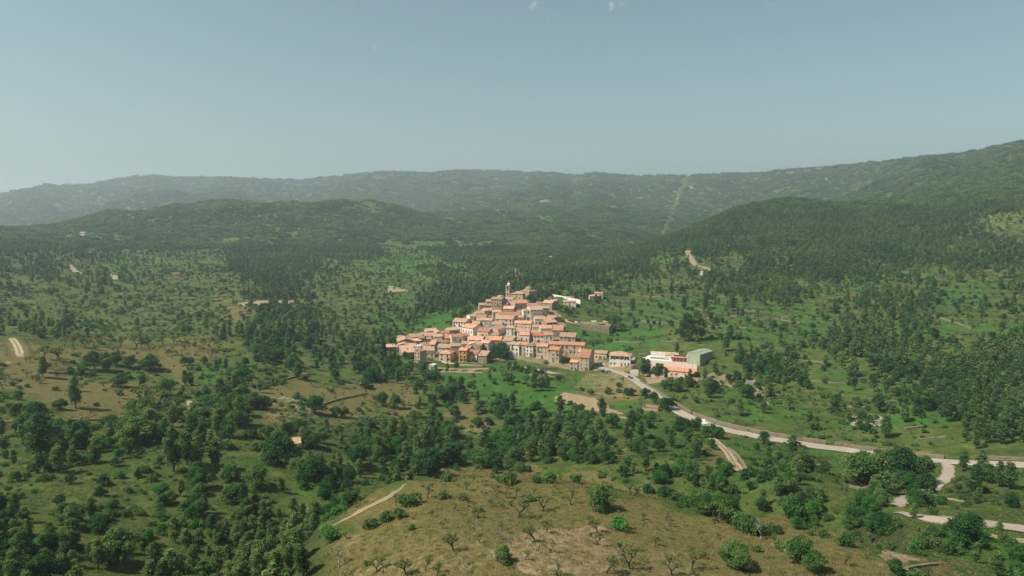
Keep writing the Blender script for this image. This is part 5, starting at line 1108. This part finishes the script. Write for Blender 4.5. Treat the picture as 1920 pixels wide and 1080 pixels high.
add(1180,640,10.8,[(295,722,380),(372,722,360),(545,735,300),(740,775,240),(640,700,260),(480,700,200)],'pine')
add(1180,640,10.8,[(1040,860,150),(1200,900,190),(850,1000,250),(980,1020,260),(720,960,170),(1600,1000,250),(1320,900,120)],'oak')
add(1000,520,4.5,[(1275,540,240),(1380,530,250),(1420,530,170),(1270,275,115),(1450,275,150),(1310,545,150),(850,425,80),(1210,640,90),(1500,380,90),(1590,390,80),(1660,520,120),(1625,620,150),(760,85,55),(1680,280,130),(1470,960,110),(1400,720,60)],'pine')
add(1000,520,4.5,[(1255,135,70),(690,450,140),(640,400,80),(1050,110,40),(1405,115,35)],'oak')
add(900,680,3.374,[(340,180,110),(385,178,100),(425,160,80),(60,110,70),(200,60,45),(130,270,80),(210,280,90)],'pine')
add(900,680,3.374,[(700,205,38),(810,198,42),(880,155,30),(930,205,45),(960,210,50),(1045,225,65),(1100,240,55),(1150,290,65),(1190,300,80),(1380,410,60),(1430,470,70),(1470,475,80),(1510,480,70),(600,300,45),(640,310,50),(1480,190,80),(1690,225,85)],'oak')
add(420,680,3.374,[(465,105,105),(500,300,0.1)],'pine')
add(420,680,3.374,[(575,320,105),(470,455,95),(265,295,75),(275,470,70),(345,650,200),(470,720,115),(570,760,150),(205,790,115),(35,750,90),(850,670,140),(1290,710,150),(1000,275,90),(1085,290,90),(1455,350,80),(1270,445,90),(90,890,110),(765,345,65),(920,420,60),(1030,455,70),(1320,270,75)],'oak')
add(0,0,1,[(928,670,22),(938,668,27),(945,674,20),(920,676,16),(994,568,17),(1000,571,13),(772,676,14),(760,672,13),(856,690,11),(1056,622,12),(1048,618,11),(1036,571,12),(1068,592,13),(1062,586,12),(1050,584,13),(955,690,13),(972,695,12),(1000,702,14),(1015,704,12),(985,700,10)],'oak')
MCYP = [(718.4,667,38),(722,668,30),(733,673,18),(751,664,14),(1089,557,18),(1096,557,15),(1102,558,19),(1122,553,11),(1105.5,558,14)]
mx, my, ms, mk = [], [], [], []
H0 = {'pine': 9.3, 'oak': 6.4, 'lime': 6.4, 'shrub': 1.75, 'almond': 3.1}
for a, b_, h, k in MAN:
    if h < 2: continue
    wx, wy, wd = hit(a, b_); sl3 = math.hypot(wd, CZ-gz(wx, wy)); hm = h*sl3/FPX/max(.8, wd/sl3); sc_ = hm/H0[k]
    mx.append(wx); my.append(wy); ms.append(sc_); mk.append(KINDS_.index(k))
mx, my, ms, mk = map(np.array, (mx, my, ms, mk))
# thin out the scattered ones round the ones read off the photo
kp = np.ones(len(x), bool)
for a, b_, s_, k in zip(mx, my, ms, mk):
    rr = {0: 3.0, 1: 2.6, 2: 2.6, 3: 1.0, 4: 1.6}[int(k)]*max(s_, .5); kp &= (x-a)**2+(y-b_)**2 > rr*rr
x, y, kind, size = (np.r_[v[kp], w] for v, w in ((x, mx), (y, my), (kind, mk), (size, ms)))
man = np.r_[np.zeros(kp.sum(), bool), np.ones(len(mx), bool)]
z = gz(x, y); D = np.hypot(x, y); Hm = np.array([H0[k] for k in KINDS_])[kind]*size
px, py, dep = proj(x, y, z); _, pyt, _ = proj(x, y, z+Hm*.5); hp = Hm*FPX/dep
vis = visible(x, y, Hm*.75) & (px > 2) & (px < 1918) & (pyt < 1076)
rot = RNG.random(len(x))*6.283
def stuff_object(name, label, meshes, xs, ys, zs, sc, idx, rots=None):
    """one object that plants the given meshes on its points"""
    col = bpy.data.collections.new(name+"_kinds")
    for i, me in enumerate(meshes):
        o = bpy.data.objects.new(f"{name}_{chr(97+i)}", me); col.objects.link(o)
    me = bpy.data.meshes.new(name); me.vertices.add(len(xs)); me.vertices.foreach_set("co", np.stack([xs, ys, zs], 1).astype(np.float32).ravel())
    a = me.attributes.new("size", 'FLOAT', 'POINT'); a.data.foreach_set("value", np.asarray(sc, np.float32))
    a = me.attributes.new("kind_index", 'INT', 'POINT'); a.data.foreach_set("value", np.asarray(idx, np.int32))
    a = me.attributes.new("turn", 'FLOAT_VECTOR', 'POINT'); rots = np.stack([np.zeros(len(xs)), np.zeros(len(xs)), RNG.random(len(xs))*6.28], 1) if rots is None else rots
    a.data.foreach_set("vector", rots.astype(np.float32).ravel())
    o = bpy.data.objects.new(name, me); COL.objects.link(o); o['kind'] = 'stuff'; o['label'] = label
    ng = bpy.data.node_groups.new(name+"_planting", 'GeometryNodeTree'); ng.interface.new_socket("Geometry", in_out='INPUT', socket_type='NodeSocketGeometry'); ng.interface.new_socket("Geometry", in_out='OUTPUT', socket_type='NodeSocketGeometry')
    gi_ = ng.nodes.new("NodeGroupInput"); go_ = ng.nodes.new("NodeGroupOutput"); ip = ng.nodes.new("GeometryNodeInstanceOnPoints"); ci = ng.nodes.new("GeometryNodeCollectionInfo"); m2p = ng.nodes.new("GeometryNodeMeshToPoints")
    ci.inputs['Collection'].default_value = col; ci.inputs['Separate Children'].default_value = True; ci.inputs['Reset Children'].default_value = True
    def attr(nm, t):
        n = ng.nodes.new("GeometryNodeInputNamedAttribute"); n.data_type = t; n.inputs[0].default_value = nm; return n.outputs[0]
    ng.links.new(gi_.outputs[0], m2p.inputs[0]); ng.links.new(m2p.outputs[0], ip.inputs['Points']); ng.links.new(ci.outputs[0], ip.inputs['Instance']); ip.inputs['Pick Instance'].default_value = True
    ng.links.new(attr("kind_index", 'INT'), ip.inputs['Instance Index']); ng.links.new(attr("turn", 'FLOAT_VECTOR'), ip.inputs['Rotation']); ng.links.new(attr("size", 'FLOAT'), ip.inputs['Scale'])
    ng.links.new(ip.outputs[0], go_.inputs[0]); mod = o.modifiers.new("planting", 'NODES'); mod.node_group = ng; return o
# ------------------------------------------------------------------ labels for single trees
REG = [(60,430,"hazy hillside at far left"),(60,700,"orchard meadow at far left"),(60,860,"dark wood at far left edge"),(60,1030,"lower left corner wood"),(200,640,"back edge of the left orchard"),(210,740,"left meadow above the long wall"),
 (250,850,"dark wood below the long wall"),(230,950,"scrub at lower left"),(240,1050,"bottom-left pine wood"),(330,700,"middle of the left meadow"),(350,870,"pine clump left of green clearing"),(400,780,"wood at the small grey track"),
 (430,960,"bottom wood left of sandy track"),(520,1040,"bottom wood beside the bare knoll"),(460,880,"green clearing by the ruined hut"),(520,600,"dark copse left of the village"),(560,720,"brown slope left of the village"),(620,680,"wooded gully left of the village"),
 (600,800,"brown slope above the ravine"),(640,930,"thicket beside the sandy track"),(700,750,"bare orchard slope"),(740,700,"trees below the cypresses"),(760,600,"pine belt left of the village"),(800,790,"brown bank above the ravine"),(760,860,"ravine wood behind knoll, left part"),
 (860,700,"gardens below the ochre house"),(900,860,"ravine wood behind knoll, middle part"),(950,680,"trees under the terrace row"),(960,780,"bright green fields below the village"),(1050,720,"field edge below tall narrow house"),(1060,860,"darkest part of ravine wood"),
 (1150,720,"sunny meadow by the parked cars"),(1180,840,"right part of ravine wood"),(1230,780,"thicket beside the road bend"),(700,1000,"left flank of the bare knoll"),(800,1050,"lower left of the bare knoll"),(850,930,"upper left of the bare knoll"),(960,930,"top of the bare knoll"),(960,1040,"bottom of the bare knoll"),
 (1080,1030,"sandy patch of the bare knoll"),(1100,930,"top right of the bare knoll"),(1220,1040,"lower right of the bare knoll"),(1250,950,"right shoulder of the bare knoll"),(1380,1000,"bush line of the grassy slope"),(1420,1060,"grassy slope at bottom right"),(1300,900,"valley wood right of the ravine"),
 (1450,930,"valley wood left of the road fork"),(1600,930,"valley wood by the road fork"),(1560,1020,"sunny slope below the road fork"),(1700,1040,"sunny slope at lower right"),(1850,1050,"lower right corner slope"),(1740,920,"road fork by the round tree"),(1860,930,"slope between the two roads"),(1840,1000,"lower road at far right"),
 (1120,600,"slope between cypresses and big wall"),(1200,560,"terraces right of the cypresses"),(1180,650,"green slope behind galleried house"),(1300,620,"tall pines above the warehouse"),(1230,700,"pines in front of sports ground"),(1350,740,"rocky bank below the sports ground"),(1400,620,"terraces right of tall pines"),
 (1450,700,"big dark copse above the road"),(1500,780,"terraces above the road, middle"),(1650,790,"terraces above the road, right"),(1400,850,"green terraces under the road"),(1560,880,"green terraces near the pylon"),(1700,890,"hollow below the road junction"),(1850,800,"dark wood above road, far right"),
 (1620,620,"dark pine block on the right slope"),(1700,700,"lower edge of the dark pine block"),(1850,650,"right slope terraces"),(1860,550,"upper right terraces"),(1600,540,"upper terraces below right forest"),(1500,480,"forest on the round hill"),(1300,490,"hillside track clearing"),(1050,530,"forest behind the church"),(850,540,"forest left of the church")]
def region(px, py): return min(range(len(REG)), key=lambda i: (REG[i][0]-px)**2+((REG[i][1]-py)*1.4)**2)
TW = [(1227,528,1260,529,1292,532),(1185,553,1212,556,1241,557),(1202,602,1235,606,1269,608),(1320,612,1360,615,1399,616),(1320,597,1350,596,1382,594),(1376,580,1400,583,1427,585),(1424,597,1460,597,1494,594),(1421,650,1450,654,1480,656),
 (1297,580,1315,582,1334,583),(1213,510,1240,508,1269,507),(1411,602,1455,600,1500,606),(1600,554,1620,556,1641,559),(1726,589,1775,600,1821,617),(1789,513,1815,517,1846,520),(1663,538,1680,538,1695,537),(1512,677,1535,680,1556,683),(1512,715,1555,719,1600,721),
 (1440,855,1460,852,1482,851),(1476,885,1505,880,1537,874),(1718,827,1745,824,1773,822),(1560,760,1590,764,1625,766),(1140,575,1160,578,1185,579),(1150,640,1175,643,1200,643),(1240,640,1255,641,1272,640),(235,488,280,487,330,488),(250,499,290,498,335,499),(230,478,265,477,300,478),(420,588,445,590,470,589),(300,560,335,563,370,561),(90,700,130,702,175,701),(380,655,410,657,440,656)]
_tw = {}
for t_ in TW: _tw.setdefault(region(t_[2], t_[3]), []).append(t_)
for rg, L_ in _tw.items():
    for q, t_ in enumerate(sorted(L_, key=lambda t: t[3])):
        wall_line('terrace_wall', f"{ordw(q)+' from top, ' if len(L_) > 1 else ''}dark dry-stone terrace wall, {REG[rg][2]}", [(t_[0], t_[1]), (t_[2], t_[3]), (t_[4], t_[5])], 0.95, 0.7, DRY, group='stone terrace walls on the slopes')
NAMES = {0: ('pine_tree', 'pine', 'pine tree'), 1: ('oak_tree', 'dark leafy tree', 'tree'), 2: ('leafy_tree', 'bright green tree', 'tree'), 3: ('shrub', 'shrub', 'shrub'), 4: ('almond_tree', 'gnarled almond tree', 'almond tree')}
GRP = {0: 'pine trees in the valley', 1: 'dark leafy trees in the valley', 2: 'bright green trees in the valley', 3: 'shrubs on the slopes', 4: 'almond trees of the old orchards'}
chosen = []
for k in range(5):
    m = np.nonzero(vis & (kind == k))[0]
    score = hp[m]*(1+2*man[m]); m = m[np.argsort(-score)][:(300 if k != 2 else 220)]; chosen.append(m)
single = np.zeros(len(x), bool)
for m in chosen: single[m] = True
for k, m in enumerate(chosen):
    regs = {}
    for i in m: regs.setdefault(region(px[i], py[i]), []).append(i)
    med = np.median(hp[m])
    for rg, ids in regs.items():
        big = [i for i in ids if Hm[i] >= np.median(Hm[ids])]; small = [i for i in ids if Hm[i] < np.median(Hm[ids])]
        for word, sub in (('taller' if k != 3 else 'larger', big), ('smaller', small)):
            sub = sorted(sub, key=lambda i: py[i]); nb = 1 if len(sub) <= 7 else (2 if len(sub) <= 16 else 3)
            for bnd in range(nb):
                L = sorted(sub[len(sub)*bnd//nb:len(sub)*(bnd+1)//nb], key=lambda i: px[i]); bw = [[''], [' far row,', ' near row,'], [' far row,', ' middle row,', ' near row,']][nb-1][bnd]
                for q, i in enumerate(L):
                    nm, word2, cat = NAMES[k]; lead = f"{ordw(q)} from left, " if len(L) > 1 else ""
                    pl = (word2+'s') if len(L) > 1 else word2
                    lab = f"{lead}{word} {pl},{bw} {REG[rg][2]}"
                    assert len(lab.replace('-', ' ').split()) <= 16, lab
                    loc = (float(x[i]), float(y[i]), float(z[i])-.1); sc_ = float(size[i]); r_ = float(rot[i])
                    if k == 3:
                        ms_ = PR['shrub']; me = ms_[int(i) % len(ms_)]; o = bpy.data.objects.new(nm, me); COL.objects.link(o); thing(nm, lab, cat, loc, r_, GRP[k], obj=o); o.scale = (sc_*.85, sc_*.85, sc_*.95)
                    else:
                        P_ = PR[KINDS_[k]]; cr, tr = P_[int(i*7+q) % len(P_)]; o = thing(nm, lab, cat, loc, r_, GRP[k]); w_ = sc_*random.uniform(.9, 1.15); o.scale = (w_, w_, sc_)
                        link('trunk', tr, o); link('crown', cr, o)
for q, (a, b_, h) in enumerate(MCYP):
    wx, wy, wd = hit(a, b_); s_ = h*math.hypot(wd, 90)/FPX/10.3; cr, tr = PR['cypress'][q % 3]
    o = thing('cypress', f"{ordw(q if q < 4 else q-4)} {'dark slim cypress at the low left tip of the village' if q < 4 else 'dark slim cypress of the row behind the village'}", 'cypress', (wx, wy, float(gz(wx, wy))), q, 'cypresses of the village'); o.scale = (s_*.95, s_*.95, s_)
    link('trunk', tr, o); link('crown', cr, o)
for q, (a, b_) in enumerate(((1117, 606.5), (1122, 607.5), (1127, 608), (1132, 609))):
    D_ = float(math.hypot(*P2[:2]))+5; az_ = az_slope(a, b_)[0]; o = bpy.data.objects.new('hedge', PR['shrub'][4+q % 3]); COL.objects.link(o); o.scale = (1.0, 1.0, .75)
    thing('hedge', f"{ordw(q)} bright green clipped bush on the platform behind the big wall", 'hedge', (math.sin(az_)*D_, math.cos(az_)*D_, z2+(z1-z2)*.3-.2), q, 'clipped bushes on the wall platform', obj=o)
# everything else of each kind
for k, (nm, lab) in enumerate((('pine_wood', 'pine trees covering the slopes beyond the nearer ones'), ('oak_wood', 'dark leafy trees filling the woods and gullies'), ('leafy_wood', 'bright green broadleaf trees in the valley woods'), ('scrub', 'low shrubs dotted over slopes and terraces'), ('orchard', 'distant bare almond trees of the terraces'))):
    m = np.nonzero((kind == k) & ~single & (D < 1350))[0]; kn = KINDS_[k]; mid, lo = PR[kn+'_mid'], PR[kn+'_lo']
    idx = np.where(D[m] < (420 if k != 3 else 330), RNG.integers(0, len(mid), len(m)), len(mid)+RNG.integers(0, len(lo), len(m)))
    if k == 4: idx = RNG.integers(0, len(mid), len(m)); lo = []
    stuff_object(nm, lab, mid+lo, x[m], y[m], z[m]-.1, size[m], idx)
# far slopes: groves
gxs, gys = [], []; gss = []
for st, d0, d1, sc_ in ((11, 1330, 2300, .72), (17, 2300, 3800, 1.05), (27, 3800, 7000, 1.6)):
    a, b_, dd = grid_pts(st, d0, d1, R(42), 1.8); a_, b2, d2 = a, b_, dd
    v = visible(a, b_, 6); r0 = g_at(rock, a, b_); bz = g_at(bare, a, b_); gap = fbm(a, b_, 95, 4, 120)
    p1, p2, _ = proj(a, b_, gz(a, b_)); cut = np.abs((p1-1240)-(445-p2)*0.42) < 6.0     # the cleared strip under the power line
    light = (p1 > 690) & (p1 < 930) & (p2 > 452) & (p2 < 500)
    k = v & (r0 < .45) & (bz < .4) & ((gap < .42) | (RNG.random(len(a)) < .55)) & ~(cut & (p2 < 440) & (p2 > 325) & (dd > 1400)) & (~light | (RNG.random(len(a)) < .25)) & (RNG.random(len(a)) < .93)
    gxs.append(a[k]); gys.append(b_[k]); gss.append(np.full(k.sum(), sc_)*(0.75+.5*RNG.random(k.sum()))*np.where(gap[k] < .42, 1, .55))
gx_, gy_, gs_ = map(np.concatenate, (gxs, gys, gss)); gzz = gz(gx_, gy_); e_ = 12.0
dzx = (gz(gx_+e_, gy_)-gz(gx_-e_, gy_))/(2*e_); dzy = (gz(gx_, gy_+e_)-gz(gx_, gy_-e_))/(2*e_)
rots = np.stack([np.arctan(dzy), -np.arctan(dzx), RNG.integers(0, 4, len(gx_))*0+RNG.random(len(gx_))*.6], 1)
stuff_object('mountain_forest', 'forest covering the far hills and mountain slopes', PR['grove'], gx_, gy_, gzz-.4, gs_, RNG.integers(0, 6, len(gx_)), rots)
# undergrowth and grass tufts on the near ground
a, b_, dd = grid_pts(1.7, 85, 330, R(42)); k = (RNG.random(len(a)) < np.clip(220/dd, .25, 1)) & ~g_at(BLOCK, a, b_) & (fbm(a, b_, 14, 3, 130) > -.25); a, b_ = a[k], b_[k]
zc = g_at(dry, a, b_); ix = np.where(RNG.random(len(a)) < .25+.5*zc, 1+RNG.integers(0, 2, len(a)), np.where(RNG.random(len(a)) < .5, 0, 3))
stuff_object('undergrowth', 'tufts of grass and low ground cover', PR['tuft'], a, b_, gz(a, b_), .35+.55*RNG.random(len(a)), ix)
print("VEG", len(x), [int((kind == k).sum()) for k in range(5)], "groves", len(gx_), "tufts", len(a))
# ------------------------------------------------------------------ the air
bx_ = MB(); HT = float(Z.max())+60
bx_.box(-9600, 9600, -9600, 9300, float(Z.min())-400, HT)
hm, nt, o = mat('haze'); vp = nt.nodes.new("ShaderNodeVolumePrincipled"); vp.inputs['Color'].default_value = (0.76, 0.91, 1.0, 1); vp.inputs['Density'].default_value = 0.000155; vp.inputs['Anisotropy'].default_value = 0.3
nt.links.new(vp.outputs[0], o.inputs['Volume']); hz = bx_.build('haze', hm); hz['kind'] = 'stuff'; hz['label'] = 'thin blue summer haze over the valley'
